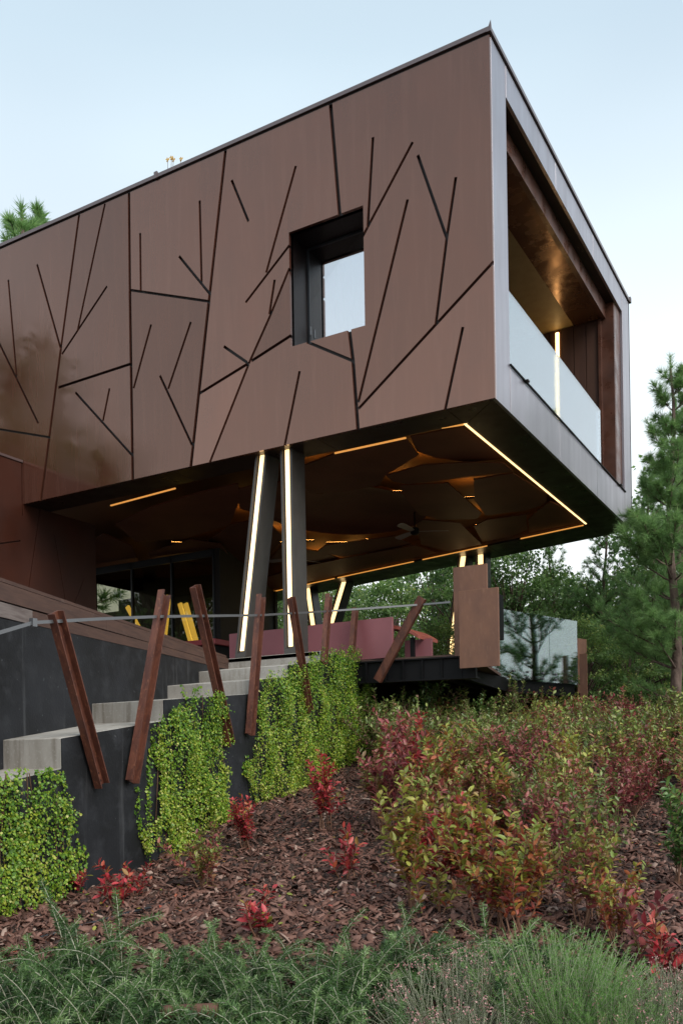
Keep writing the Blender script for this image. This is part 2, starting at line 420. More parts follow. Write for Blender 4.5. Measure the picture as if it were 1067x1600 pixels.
M['lf_mixed'] = leafmat('mixed_leaf', [(0.0, (0.186, 0.044, 0.053)), (0.22, (0.420, 0.101, 0.093)), (0.42, (0.310, 0.186, 0.070)), (0.6, (0.186, 0.217, 0.047)), (0.85, (0.202, 0.296, 0.054)), (1.0, (0.404, 0.420, 0.093))], 0.4, 0.25)
M['lf_dull'] = leafmat('dull_leaf', [(0.0, (0.235, 0.078, 0.091)), (0.2, (0.251, 0.133, 0.102)), (0.4, (0.133, 0.172, 0.054)), (0.75, (0.149, 0.235, 0.056)), (1.0, (0.298, 0.345, 0.086))], 0.35, 0.25)
M['lf_purple'] = leafmat('purple_leaf', [(0.0, (0.132, 0.034, 0.041)), (0.35, (0.300, 0.066, 0.074)), (0.65, (0.408, 0.120, 0.114)), (0.85, (0.204, 0.156, 0.060)), (1.0, (0.144, 0.180, 0.048))], 0.4, 0.25)
M['lf_yellow'] = leafmat('yellow_green_leaf', [(0.0, (0.391, 0.092, 0.057)), (0.3, (0.345, 0.184, 0.057)), (0.5, (0.230, 0.253, 0.046)), (0.8, (0.345, 0.368, 0.063)), (1.0, (0.483, 0.483, 0.103))], 0.4, 0.3)
M['lf_green'] = leafmat('green_leaf', [(0.0, (0.052, 0.118, 0.034)), (0.6, (0.118, 0.213, 0.052)), (1.0, (0.237, 0.355, 0.095))], 0.3, 0.2)

# ================================================================== STRUCTURE
ZB, ZT = 6.029, 10.529            # underside and top of the cantilevered box
DECK = 3.06
# ---- ground: one sheet out to the horizon
gx = 3.0 + np.sinh(np.linspace(-5.2, 5.2, 150)) / math.sinh(5.2) * 620
gy = -3.0 + np.sinh(np.linspace(-5.2, 5.2, 150)) / math.sinh(5.2) * 620
gx = np.sort(np.concatenate([gx, np.linspace(-6, 12, 60)])); gy = np.sort(np.concatenate([gy, np.linspace(-9, 9, 60)]))
GV = np.array([(x, y, ground(x, y)) for y in gy for x in gx])
nx, ny = len(gx), len(gy)
ii, jj = np.meshgrid(np.arange(nx - 1), np.arange(ny - 1))
q = (jj * nx + ii).ravel()
gme = mesh_np('ground', GV, [np.stack([q, q + 1, q + nx + 1, q + nx], 1)])
tag(link('ground', gme, M['soil']), 'dark sloping planting bed and hillside under the house', kind='structure')

# ---- panel cutting: a rectangle minus slots, split into the plates the slots leave
def cut_plates(outline, holes, slots):
    """2D triangulation; returns a list of (verts2d, tris) one per connected plate"""
    vs, es = [], []
    def loop(pts):
        o = len(vs)
        vs.extend(Vector(p) for p in pts)
        es.extend((o + i, o + (i + 1) % len(pts)) for i in range(len(pts)))
    loop(outline)
    for h in holes: loop(h)
    for s in slots: loop(s)
    V, E_, T, _, _, _ = delaunay_2d_cdt(vs, es, [], 0, 1e-5)
    def inside(p, poly):
        c = False; n = len(poly); j = n - 1
        for i in range(n):
            a, b = poly[i], poly[j]
            if (a[1] > p[1]) != (b[1] > p[1]) and p[0] < (b[0] - a[0]) * (p[1] - a[1]) / (b[1] - a[1]) + a[0]: c = not c
            j = i
        return c
    keep = []
    for t in T:
        c = (V[t[0]] + V[t[1]] + V[t[2]]) / 3
        if inside(c, outline) and not any(inside(c, h) for h in holes) and not any(inside(c, s) for s in slots): keep.append(tuple(t))
    em = {}
    for i, t in enumerate(keep):
        for k in range(3):
            em.setdefault(frozenset((t[k], t[(k + 1) % 3])), []).append(i)
    seen, comps = set(), []
    for i in range(len(keep)):
        if i in seen: continue
        st, cmp_ = [i], []
        seen.add(i)
        while st:
            a = st.pop(); cmp_.append(a)
            t = keep[a]
            for k in range(3):
                for b in em[frozenset((t[k], t[(k + 1) % 3]))]:
                    if b not in seen: seen.add(b); st.append(b)
        comps.append([keep[a] for a in cmp_])
    out = []
    for c in comps:
        area = sum(abs((V[t[1]] - V[t[0]]).cross(V[t[2]] - V[t[0]])) / 2 for t in c)
        if area > 0.004: out.append((V, c))
    return out
def plate_mb(V, tris, to3, depth):
    """to3 maps (u,v)->point on the front; depth vector goes to the back"""
    mb = MB(); idx = {}; fr = []
    def gi(i):
        if i not in idx: idx[i] = len(fr); fr.append(to3(*V[i]))
        return idx[i]
    F = [tuple(gi(i) for i in t) for t in tris]
    n = len(fr)
    edges = {}
    for t in F:
        for k in range(3): edges.setdefault((t[k], t[(k + 1) % 3]), 1)
    W = [(a, a + n, b + n, b) for (a, b) in edges if (b, a) not in edges]
    mb.add(fr + [Vector(p) + Vector(depth) for p in fr], F + W + [tuple(i + n for i in reversed(t)) for t in F])
    return mb
def slot(p, q, w, ext=0.0):
    p, q = Vector(p), Vector(q); t = (q - p).normalized(); n = Vector((-t.y, t.x)) * (w / 2)
    p = p - t * ext; q = q + t * ext
    return [p + n, p - n, q - n, q + n]

# ---- the house
house = empty('cantilever_house', (0, 0, 0))
tag(house, 'brown steel-clad house box cantilevered over a lit terrace, branch lines cut in its facade', 'house')
FP = lambda px, py: (lambda p: Vector((p.x, p.z)))(on_plane(px, py, (0, 0, 0), (0, 1, 0)))
XL = -12.5
win = [FP(451.8, 362.3), FP(453.5, 541.4), FP(571, 508.3), FP(566.4, 320.6)]
wx0 = (win[0].x + win[1].x) / 2; wx1 = (win[2].x + win[3].x) / 2
wz0 = (win[1].y + win[2].y) / 2; wz1 = (win[0].y + win[3].y) / 2
WIN = [(wx0, wz0), (wx1, wz0), (wx1, wz1), (wx0, wz1)]
G = [  # thin branch slots, photo end points
 (13,437,26,588),(-4,530,59.5,661),(58,413,95,545),(164,318,121,517),(167,447,97,553),(118,613,207,712),(171,607,161,657),
 (219,364,220,454),(312,313,315,441),(280,400,328,459),(236,507,209,606),(298,503,263,607),(250,587,300,695),(362,281,388,345),
 (462,259,416,425),(452,383,384,472),(429,437,421,490),(452,419,422,493),(422,493,389,567),(350,541,386,566),(388,570,328,722),
 (468,580,445,695),(582.6,214,574.5,354),(644.4,221.7,566,370),(636.6,311.4,560,628),(652.7,242,698,372),(712,276.5,698,371),
 (698,371,681,505),(723,511,695,642),(480,534,550,563)]
GM = [(-10,669,77,683,.035),(92,605,205,568,.045),(205,453,327,470.5,.04),(456,523,394,563,.045),(388,567.5,311,615,.045),(774,405,561,637.5,.042)]
GT = [(124,332,95,545,.045),(95,545,77,683,.05),(77,683,63,787,.055),(201.5,296,203,455,.05),(203,455,207.5,752,.055),(353,228,326.5,470,.05),(326.5,470,298,731,.055),
      (515.8,155,531,338,.055),(545.5,514,551.5,563.5,.055),(551.5,563.5,559.3,672,.055),(124+1,332,124+1,333,.02)]
slots = [slot(FP(a, b), FP(c, d), 0.040, 0.004) for a, b, c, d in G]
slots += [slot(FP(a, b), FP(c, d), w, 0.012) for a, b, c, d, w in GM]
slots += [slot(FP(a, b), FP(c, d), w, 0.004) for a, b, c, d, w in GT[:-1]]
slots += [slot((x, ZB - .1), (x, ZT + .1), 0.03) for x in (-9.35, -10.9)]
for V, c in cut_plates([(XL, ZB), (0, ZB), (0, ZT), (XL, ZT)], [WIN], slots):
    plate_mb(V, c, lambda u, v: (u, 0, v), (0, 0.045, 0)).build('facade_panel', M['facade'], house)
bk = MB()
bk.box((XL, .055, ZB + .01), (wx0, .10, ZT)); bk.box((wx1, .055, ZB + .01), (-.05, .10, ZT))
bk.box((wx0, .055, ZB + .01), (wx1, .10, wz0)); bk.box((wx0, .055, wz1), (wx1, .10, ZT))
bk.build('facade_backing', M['backing'], house)

# window: deep steel reveal, frame, mirror-like pane, curtains
window = MB()
RD = 0.50
t = .012
window.box((wx0, .047, wz0 - t), (wx1, RD, wz0)); window.box((wx0, .047, wz1), (wx1, RD, wz1 + t))
window.box((wx0 - t, .047, wz0 - t), (wx0, RD, wz1 + t)); window.box((wx1, .047, wz0 - t), (wx1 + t, RD, wz1 + t))
window = window.build('window', M['reveal'], house)
fr = MB(); fw = .032
fr.box((wx0, RD - .03, wz0), (wx0 + fw, RD, wz1)); fr.box((wx1 - fw, RD - .03, wz0), (wx1, RD, wz1))
fr.box((wx0 + fw, RD - .03, wz0), (wx1 - fw, RD, wz0 + fw)); fr.box((wx0 + fw, RD - .03, wz1 - fw), (wx1 - fw, RD, wz1))
fr.build('window_frame', M['frame'], window)
MB().box((wx0 + fw, RD - .018, wz0 + fw), (wx1 - fw, RD - .012, wz1 - fw)).build('pane', M['wglass'], window)
MB().box((wx0 + fw + .03, RD - .085, wz0 + .32), (wx0 + fw + .045, RD - .06, wz0 + .44)).build('window_handle', M['steel'], window)
cu = MB(); n = 60; pts = []
for i in range(n + 1):
    u = i / n; pts.append((wx0 - .1 + u * (wx1 - wx0 + .2), RD + .12 + .03 * math.sin(u * 62) + .012 * math.sin(u * 23)))
for i in range(n):
    a, b = pts[i], pts[i + 1]
    cu.add([(a[0], a[1], wz0 - .1), (b[0], b[1], wz0 - .1), (b[0], b[1], wz1 + .1), (a[0], a[1], wz1 + .1)], [(0, 1, 2, 3)])
cu.build('curtain', M['curtain'], window, smooth=True)

# rear line of the box (not parallel to the front)
YR = 7.754
rear = lambda x, y0=YR: y0 - .257 * x
# right end: fascia frame round the balcony opening
RP = lambda px, py: (lambda p: (p.y, p.z))(on_plane(px, py, (0, 0, 0), (1, 0, 0)))
yl = (RP(791, 200)[0] + RP(797, 560)[0]) / 2
yr_ = (RP(971.6, 487)[0] + RP(976, 765)[0]) / 2
zo = (RP(791, 157)[1] + RP(868, 293)[1] + RP(926.5, 400)[1] + RP(971, 486)[1]) / 4
zs = (RP(797.5, 571)[1] + RP(976.4, 771)[1]) / 2
top_seams = [yl, RP(868, 272)[0], RP(926.5, 382)[0], yr_]
bot_seams = [yl, RP(874.5, 690)[0], RP(933, 750)[0], yr_]
g = .011
def fascia(y0, y1, z0, z1):
    MB().box((-.045, y0, z0), (0, y1, z1)).build('fascia_panel', M['fascia'], house, bevel=.002)
fascia(.047, yl - g, ZB, ZT)
fascia(yr_ + g, YR, ZB, ZT)
for a, b in zip(top_seams, top_seams[1:]): fascia(a + g * .5, b - g * .5, zo, ZT)
for a, b in zip(bot_seams, bot_seams[1:]): fascia(a + g * .5, b - g * .5, ZB, zs)
bk = MB()
bk.box((-.09, .06, ZB + .01), (-.055, yl - .01, ZT)); bk.box((-.09, yr_ + .01, ZB + .01), (-.055, YR, ZT))
bk.box((-.09, yl - .01, zo + .003), (-.055, yr_ + .01, ZT)); bk.box((-.09, yl - .01, ZB + .01), (-.055, yr_ + .01, zs - .003))
bk.build('fascia_backing', M['backing'], house)
# parapet cap with shadow gap
cp = MB()
cp.box((XL, -.025, ZT + .03), (.025, .25, ZT + .085)); cp.box((-.25, .25, ZT + .03), (.025, YR + .03, ZT + .085))
cap = cp.build('parapet_cap', M['cap'], house)
cp = MB(); cp.box((XL, .012, ZT), (-.012, .2, ZT + .03)); cp.box((-.2, .2, ZT), (-.012, YR, ZT + .03)); cp.build('cap_gap', M['backing'], cap)
MB().add([(.03, -.03, ZT + .02), (.03, .03, ZT + .02), (-.03, -.03, ZT + .02), (.032, -.03, ZT + .15)], [(0, 1, 2), (0, 1, 3), (1, 2, 3), (2, 0, 3)]).build('corner_clip', M['cap'], cap)
xc = FP(245, 277).x
MB().box((xc - .03, -.035, ZT + .02), (xc + .03, .0, ZT + .12)).build('cap_clip', M['cap'], cap)
MB().box((-.03, YR - .03, ZT + .03), (.04, YR + .05, ZT + .13)).build('corner_clip', M['cap'], cap)
# shell
MB().prism([(-.1, .1, ZT - .12), (-.1, YR - .05, ZT - .12), (XL, rear(XL) - .05, ZT - .12), (XL, .1, ZT - .12)], (0, 0, .12)).build('roof', M['backing'], house)
MB().prism([(-.0, YR - .06, ZB + .02), (0, YR, ZB + .02), (XL, rear(XL), ZB + .02), (XL, rear(XL) - .06, ZB + .02)], (0, 0, ZT - ZB)).build('rear_wall', M['wallcorten'], house)
MB().box((XL, .1, ZB), (XL + .05, rear(XL) - .1, ZT - .13)).build('end_wall', M['wallcorten'], house)
FL = 6.52
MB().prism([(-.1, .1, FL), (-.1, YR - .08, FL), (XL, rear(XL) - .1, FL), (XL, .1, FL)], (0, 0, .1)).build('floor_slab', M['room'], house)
# balcony interior
zb = on_plane(791, 247, (-.26, 0, 0), (1, 0, 0)).z
xb2 = at_z(791, 352, zb).x
YE = RP(975, 640)[0] - .55
MB().box((-.28, yl - .2, zb), (-.20, yr_ + .25, zo + .6)).build('lintel_beam', M['beam'], house)
MB().box((-.20, yl - .2, zo + .004), (-.05, yr_ + .25, zo + .05)).build('opening_soffit', M['soffit'], house)
MB().box((xb2, .12, zb + .003), (-.28, yr_ + .25, zb + .05)).build('beam_underside', M['copper'], house)
MB().box((-3.2, .12, zb + .012), (xb2, YR, zb + .06)).build('balcony_ceiling', M['plaster'], house)
MB().box((-3.2, .12, FL + .101), (-.1, YE, zs - .02)).build('balcony_floor', M['wood'], house)
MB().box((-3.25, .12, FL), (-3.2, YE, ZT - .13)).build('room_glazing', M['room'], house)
bw = .235; x = -.34; k = 0
while x > -3.1:
    MB().box((x - bw + .012, YE, zs - .02), (x, YE + .03 + .006 * (k % 2), zb)).build('cladding_board', M['board'], house); x -= bw; k += 1
MB().box((-3.2, YE + .045, FL), (-.1, YE + .1, ZT - .2)).build('end_partition', M['backing'], house)
MB().box((-.33, YE - .05, zs), (-.28, YE + .04, zb)).build('corner_post', M['beam'], house)
MB().box((-.28, YE + .02, zs - .05), (-.05, YE + .06, zo)).build('jamb_panel', M['beam'], house)
MB().box((-.06, YE + .06, zs - .05), (-.046, yr_ + .2, zo + .1)).build('jamb_panel', M['beam'], house)
gy1 = on_plane(938, 690, (-.12, 0, 0), (1, 0, 0)).y
gzt = (on_plane(800, 463, (-.12, 0, 0), (1, 0, 0)).z + on_plane(938, 641, (-.12, 0, 0), (1, 0, 0)).z) / 2
MB().box((-.126, .15, zs - .03), (-.114, gy1, gzt)).build('balustrade_pane', M['bglass'], house)
MB().box((-.34, gy1 + .004, zs - .03), (-.126, gy1 + .016, gzt)).build('balustrade_pane', M['bglass'], house)
rl = MB().tube([(.012, yl - .02, zs + .012), (.012, yr_ + .01, zs + .012)], .016, 8).build('bottom_rail', M['darksteel'], house)
for px, py in ((820, 598), (967, 760)):
    yy = RP(px, py)[0]
    MB().box((-.11, yy - .035, zs), (.06, yy + .035, zs + .028)).build('rail_clamp', M['reveal'], rl, bevel=.004)
xs = at_z(883, 533, zb).x
MB().box((xs - .03, YE - .02, zs), (xs + .03, YE - .004, zb - .05)).build('light_strip', M['warm'], house)
# underside: flat soffit frame with seams round a recess of tilted plates
def slab_poly(name, pts, z, th, m, parent, bevel=0):
    return MB().prism([(p[0], p[1], z) for p in pts], (0, 0, th)).build(name, m, parent, bevel=bevel)
SX, SY = -.64, .60                                     # inner edge of the soffit frame
lr = lambda x: rear(x, 6.60)
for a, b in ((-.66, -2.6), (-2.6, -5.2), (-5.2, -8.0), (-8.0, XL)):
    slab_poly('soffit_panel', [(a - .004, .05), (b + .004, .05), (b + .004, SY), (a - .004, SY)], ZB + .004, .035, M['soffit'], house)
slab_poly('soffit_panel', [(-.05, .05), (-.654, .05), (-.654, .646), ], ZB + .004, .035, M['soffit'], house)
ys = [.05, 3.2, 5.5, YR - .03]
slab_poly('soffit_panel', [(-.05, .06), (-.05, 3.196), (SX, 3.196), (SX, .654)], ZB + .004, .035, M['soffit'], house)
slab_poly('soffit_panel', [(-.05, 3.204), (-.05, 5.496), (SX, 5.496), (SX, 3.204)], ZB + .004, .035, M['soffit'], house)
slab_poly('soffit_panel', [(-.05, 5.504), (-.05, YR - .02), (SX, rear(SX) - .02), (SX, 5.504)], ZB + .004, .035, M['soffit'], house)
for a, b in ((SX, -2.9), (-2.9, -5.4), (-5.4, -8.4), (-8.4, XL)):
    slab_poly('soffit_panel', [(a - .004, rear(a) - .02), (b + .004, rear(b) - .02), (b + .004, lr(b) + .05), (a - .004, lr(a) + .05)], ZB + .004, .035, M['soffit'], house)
rc = MB()
rc.prism([(SX, SY, FL - .02), (SX, lr(SX) + .05, FL - .02), (XL, lr(XL) + .05, FL - .02), (XL, SY, FL - .02)], (0, 0, .015))
rc.box((XL, SY - .02, ZB + .04), (SX, SY, FL - .02)); rc.box((SX, SY, ZB + .04), (SX + .02, lr(SX), FL - .02))
rc.prism([(SX, lr(SX) + .05, ZB + .04), (SX, lr(SX) + .07, ZB + .04), (XL, lr(XL) + .07, ZB + .04), (XL, lr(XL) + .05, ZB + .04)], (0, 0, FL - ZB - .06))
rc.build('ceiling_recess', M['recess'], house)
# light lines of the soffit
MB().box((SX - .024, .62, ZB - .004), (SX + .008, 6.72, ZB + .02)).build('light_strip', M['hot'], house)
st = MB()
for a, b in ((-.72, -2.1), (-2.9, -4.6), (-4.85, -7.2), (-7.3, -9.6)):
    st.prism([(a, lr(a) + .02, ZB - .004), (b, lr(b) + .02, ZB - .004), (b, lr(b) + .036, ZB - .004), (a, lr(a) + .036, ZB - .004)], (0, 0, .02))
st.build('rear_light_strip', M['amber'], house)
# tilted ceiling plates hung under the recess, outlines read off the photograph
prng = random.Random(11)
ZP = lambda x, y: (375 + x / 1.542, 625 + y / 1.542)
PLATES = [
 ([(205,138),(235,128),(400,92),(430,132),(395,154),(352,180),(334,206),(250,222),(170,226),(135,190),(150,160)], .05),
 ([(410,88),(535,66),(640,142),(548,150),(470,138),(426,122)], .09),
 ([(352,182),(440,157),(545,151),(634,152),(658,172),(500,192),(405,203),(366,196)], .03),
 ([(385,206),(500,199),(582,272),(570,287),(480,289),(430,276),(398,236)], .07),
 ([(563,190),(657,175),(738,226),(737,250),(690,268),(592,280),(564,240)], .04),
 ([(563,306),(595,290),(690,275),(692,312),(655,332),(590,347)], .08),
 ([(694,290),(712,270),(747,243),(792,262),(834,292),(700,326)], .05),
 ([(424,301),(440,292),(530,299),(582,346),(500,362),(436,347)], .04),
 ([(205,348),(300,338),(372,330),(412,350),(360,363),(250,377),(185,364)], .07),
 ([(150,402),(250,382),(420,352),(474,370),(330,402),(150,442),(55,460),(55,428)], .04),
 ([(100,352),(205,368),(245,382),(150,398),(70,390)], .10),
 ([(-220,262),(-95,225),(-5,205),(0,240),(-25,300),(-130,330),(-250,340),(-300,300)], .05),
 ([(-20,300),(60,285),(105,330),(60,385),(-30,400),(-110,365)], .09),
 ([(-120,335),(-45,345),(-10,400),(-60,440),(-200,430),(-220,370)], .04),
 ([(-330,318),(-260,350),(-230,430),(-330,440),(-420,380)], .08),
 ([(-10,215),(60,200),(128,196),(140,235),(110,290),(40,275),(0,262)], .07),
 ([(-150,445),(-50,450),(40,436),(45,462),(-60,482),(-150,490)], .07)]
for pts, dz in PLATES:
    q = [at_z(*ZP(x, y), ZB + dz) for x, y in pts]
    c = sum(q, Vector()) / len(q)
    tx, ty = prng.uniform(-.02, .02), prng.uniform(-.02, .02)
    q = [Vector((p.x, p.y, max(ZB + .012, p.z + (p.x - c.x) * tx + (p.y - c.y) * ty))) for p in q]
    lim = [p for p in q]
    q = [Vector((min(p.x, SX - .03), min(max(p.y, SY + .01), lr(min(p.x, SX)) - .0), p.z)) for p in q]
    MB().prism(q, (0, 0, .02)).build('ceiling_panel', M['ceilpanel'], house)
# round shallow dish in the middle of the ceiling
dish_c = at_z(*ZP(255, 268), ZB + .16)
dm = MB(); n = 40; rp = []
for r, z in ((1.0, ZB + .14), (.97, ZB + .20), (.6, ZB + .30)): rp.append([(dish_c.x + 1.45 * r * math.cos(2 * math.pi * k / n), dish_c.y + 1.75 * r * math.sin(2 * math.pi * k / n), z) for k in range(n)])
dm.add([p for r in rp for p in r] + [(dish_c.x, dish_c.y, ZB + .33)],
       [(i * n + k, i * n + (k + 1) % n, (i + 1) * n + (k + 1) % n, (i + 1) * n + k) for i in range(2) for k in range(n)] + [(2 * n + k, 2 * n + (k + 1) % n, 3 * n) for k in range(n)])
dm.build('ceiling_dish', M['ceilpanel'], house, smooth=True)
# small cove lamps lying on the plates, each throwing a warm patch into a gap
for (x, y, w) in ((165,150,.3),(455,142,.5),(385,197,.3),(548,214,.3),(590,284,.4),(445,292,.3),(280,372,.4),(190,384,.5),(212,404,.3),(80,330,.4),(12,280,.3),(190,200,.15),(150,325,.5),(330,322,.5),(240,330,.6),(-150,330,.3)):
    p = at_z(*ZP(x, y), ZB + .08)
    d_ = Vector((p.x - CAM.x, p.y - CAM.y, 0)).normalized(); s_ = Vector((-d_.y, d_.x, 0))
    p = p + d_ * .75; p.z = ZB + .14
    tg = MB().bar(p - s_ * w * .5, p + s_ * w * .5, (0, 0, 1), .03, .05).build('cove_trough', M['ceilpanel'], house)
    top = Vector((0, 0, .017))
    MB().add([p - s_ * w * .48 - d_ * .02 + top, p + s_ * w * .48 - d_ * .02 + top, p + s_ * w * .48 + d_ * .02 + top, p - s_ * w * .48 + d_ * .02 + top], [(0, 1, 2, 3)]).build('cove_light', M['cove'], tg)
for (px0, py0, px1, py1) in ((523, 708, 634, 684), (173, 790, 274, 763), (690, 668, 724, 663)):
    a, b = at_z(px0, py0, ZB + .012), at_z(px1, py1, ZB + .012)
    MB().bar(a, b, (0, 0, 1), .02, .022).build('light_strip', M['amber'], house)

# slanted columns with light channels
def column(top, foot, yw=.34, xw=.195, led=True, m='hot', zf=DECK):
    top, foot = Vector(top), Vector(foot)
    ax = Vector((1, 0, 0)); ay = Vector((0, 1, 0))
    mb = MB()
    e = Vector((0, 0, 0))
    def ring(c, sx, sy0, sy1): return [c + ax * sx[0] + ay * sy0, c + ax * sx[1] + ay * sy0, c + ax * sx[1] + ay * sy1, c + ax * sx[0] + ay * sy1]
    def sweep(sx, sy0, sy1, t0=0, t1=1):
        a, b = foot.lerp(top, t0), foot.lerp(top, t1)
        mb.add(ring(a, sx, sy0, sy1) + ring(b, sx, sy0, sy1), [(3, 2, 1, 0), (4, 5, 6, 7), (0, 1, 5, 4), (1, 2, 6, 5), (2, 3, 7, 6), (3, 0, 4, 7)])
    h = xw / 2
    sweep((-h, h), .04, yw)
    sweep((-h, -h + .035), 0, .04); sweep((h - .035, h), 0, .04)
    sweep((-h + .035, h - .035), .0, .04, 0, .04)
    o = mb.build('column', M['column'], house)
    mb = MB()
    sweep((-h + .066, h - .066), .022, .039, .05, .985)
    mb.build('light_strip', M[m], o)
    return o
P = lambda px, py, y: on_plane(px, py, (0, y, 0), (0, 1, 0))
def col_px(tx, ty, bx, by, y, **k):
    a, b = P(tx, ty, y), P(bx, by, y)
    t = (b - a)
    top = a + t * ((ZB + .06 - a.z) / t.z); ft = a + t * ((DECK - a.z) / t.z)
    return column(top, ft, **k)
col_px(407, 720, 377, 1010, .16)
col_px(447, 715, 452.5, 1010, .16)
col_px(722, 876, 703.5, 1018, 8.0, xw=.24)
col_px(750, 876, 752, 1018, 8.05, xw=.24)
col_px(480.5, 925, 487.5, 974, 9.2, xw=.24)
col_px(536, 910, 522, 957, 9.0, xw=.24)

# side wing: corten wall at right angles to the facade
XW = -8.47
WPx = lambda px, py: (lambda p: Vector((p.y, p.z)))(on_plane(px, py, (XW, 0, 0), (1, 0, 0)))
WT = FP(36, 723).y
ye = WPx(150, 900).x
ws = [slot(WPx(62, 800), WPx(44, 925), .012, .1), slot(WPx(85, 835), WPx(104, 950), .008, 0), slot(WPx(132, 903), WPx(112, 955), .008, 0), slot(WPx(-8, 850.5), WPx(32, 845), .02, 0)]
ws += [slot((-.02, ZB - .2), (-.02, WT + .2), .012)]
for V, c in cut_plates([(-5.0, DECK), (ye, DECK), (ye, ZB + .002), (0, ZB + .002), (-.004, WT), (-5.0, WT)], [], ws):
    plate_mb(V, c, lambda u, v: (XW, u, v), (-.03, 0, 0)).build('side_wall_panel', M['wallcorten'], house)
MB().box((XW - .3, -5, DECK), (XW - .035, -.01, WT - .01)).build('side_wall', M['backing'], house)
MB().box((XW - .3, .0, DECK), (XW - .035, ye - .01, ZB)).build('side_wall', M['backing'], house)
MB().box((XW - .32, -5, WT), (XW + .02, -.006, WT + .04)).build('side_wall_cap', M['cap'], house)
# ground-floor glazing under the box, a stair and lit columns behind it
YG = 4.4
xg0, xg1 = -12.4, on_plane(335, 950, (0, YG, 0), (0, 1, 0)).x
gz = MB()
for k in range(4):
    a = xg0 + (xg1 - xg0) * k / 4; b = xg0 + (xg1 - xg0) * (k + 1) / 4
    MB().box((a + .02, YG, DECK + .04), (b - .02, YG + .012, ZB - .15)).build('glazing_pane', M['gglass'], house)
for k in range(5):
    a = xg0 + (xg1 - xg0) * k / 4
    gz.box((a - .02, YG - .03, DECK), (a + .02, YG + .05, ZB))
gz.box((xg0, YG - .03, DECK), (xg1, YG + .05, DECK + .04)); gz.box((xg0, YG - .03, ZB - .15), (xg1, YG + .05, ZB))
gz.build('glazing_frame', M['frame'], house)
b0 = Vector((xg1 - .0, YG)); b1 = Vector((-9.6, 9.0))
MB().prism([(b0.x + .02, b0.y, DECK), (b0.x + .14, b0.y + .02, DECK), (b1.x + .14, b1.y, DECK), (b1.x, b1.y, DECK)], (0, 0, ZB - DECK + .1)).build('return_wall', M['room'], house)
MB().box((-22, 9.0, DECK), (-9.4, 9.1, ZB)).build('inner_wall', M['interior'], house)
sw = MB()
for k in range(9):
    x0 = on_plane(185 + k * 19.5, 930, (0, 6.6, 0), (0, 1, 0)).x; z1 = on_plane(185 + k * 19.5, 938 - k * 13, (0, 6.6, 0), (0, 1, 0)).z
    x1 = on_plane(185 + (k + 1) * 19.5, 930, (0, 6.6, 0), (0, 1, 0)).x
    sw.box((x0, 6.6, DECK), (x1, 7.4, z1))
sw.build('inner_staircase', M['stairwhite'], house)
for (a, b, c, d) in ((199, 948, 219, 985), (264, 930, 257, 998), (281, 943, 299, 1006), (290, 943, 307, 1004)):
    p0, p1 = P(a, b, 5.4), P(c, d, 5.4)
    MB().bar(p0, p1, (0, 1, 0), .06, .10).build('light_bar', M['yellow'], house)

# ---- terrace deck
deck = empty('terrace_deck', (-2.2, 1.2, DECK))
tag(deck, 'dark timber terrace deck on black steel beams under the house', 'deck')
e0, e1 = at_z(573, 1030, DECK), at_z(722, 1022, DECK)
ga, gb = at_depth(785, 1000, 16.0), at_depth(901, 1000, 17.6)
TA, TB = Vector((-2.139, -5.687, 0)), Vector((-3.946, -.46, 0))          # line of the tall black wall
td = (TB - TA).normalized(); tn = Vector((td.y, -td.x, 0))
LA, LB = Vector((-1.487, -5.677, 0)), Vector((-2.453, -.202, 0))        # line of the stepped black wall
ld = (LB - LA).normalized(); ln = Vector((ld.y, -ld.x, 0))
Tat = lambda y: TA.x + td.x / td.y * (y - TA.y)
Lat = lambda y: LA.x + ld.x / ld.y * (y - LA.y)
Y5 = -.138
LE = Vector((Lat(1.35), 1.35))
top_poly = [(Tat(-9) - .35, -9), (Tat(Y5) - .35, Y5), (Lat(Y5) - .05, Y5), (LE.x - .05, e0.y + .02), (e1.x + .15, e1.y + .02), (ga.x - .03, ga.y), (gb.x - .03, gb.y), (gb.x - .6, 10.5), (-13.5, 10.5), (-13.5, -9)]
MB().prism([(p[0], p[1], DECK - .05) for p in top_poly], (0, 0, .05)).build('deck_floor', M['wood'], deck)
bm_ = MB()
bm_.prism([(e0.x - .2, e0.y, DECK - .34), (e1.x + .2, e1.y, DECK - .34), (e1.x + .2, e1.y + .06, DECK - .34), (e0.x - .2, e0.y + .06, DECK - .34)], (0, 0, .285))
bm_.prism([(e0.x - .2, e0.y - .05, DECK - .055), (e1.x + .22, e1.y - .05, DECK - .055), (e1.x + .22, e1.y + .1, DECK - .055), (e0.x - .2, e0.y + .1, DECK - .055)], (0, 0, .02))
bm_.prism([(e0.x - .2, e0.y - .05, DECK - .36), (e1.x + .22, e1.y - .05, DECK - .36), (e1.x + .22, e1.y + .1, DECK - .36), (e0.x - .2, e0.y + .1, DECK - .36)], (0, 0, .02))
bm_.build('edge_beam', M['darksteel'], deck)
for k in range(6):
    u = k / 5; p = e0.lerp(e1, u)
    MB().box((p.x - .012, p.y - .045, DECK - .34), (p.x + .012, p.y, DECK - .055)).build('web_stiffener', M['darksteel'], deck)
for k in range(5):   # raking cantilever beams below
    x = -2.75 + k * .26
    b_ = MB()
    b_.prism([(x, 1.6 + .35 * k, DECK - .06), (x, 8.4, DECK - .06), (x, 8.4, DECK - .5), (x, 1.6 + .35 * k, DECK - .22)], (.1, 0, 0))
    b_.build('cantilever_beam', M['darksteel'], deck)
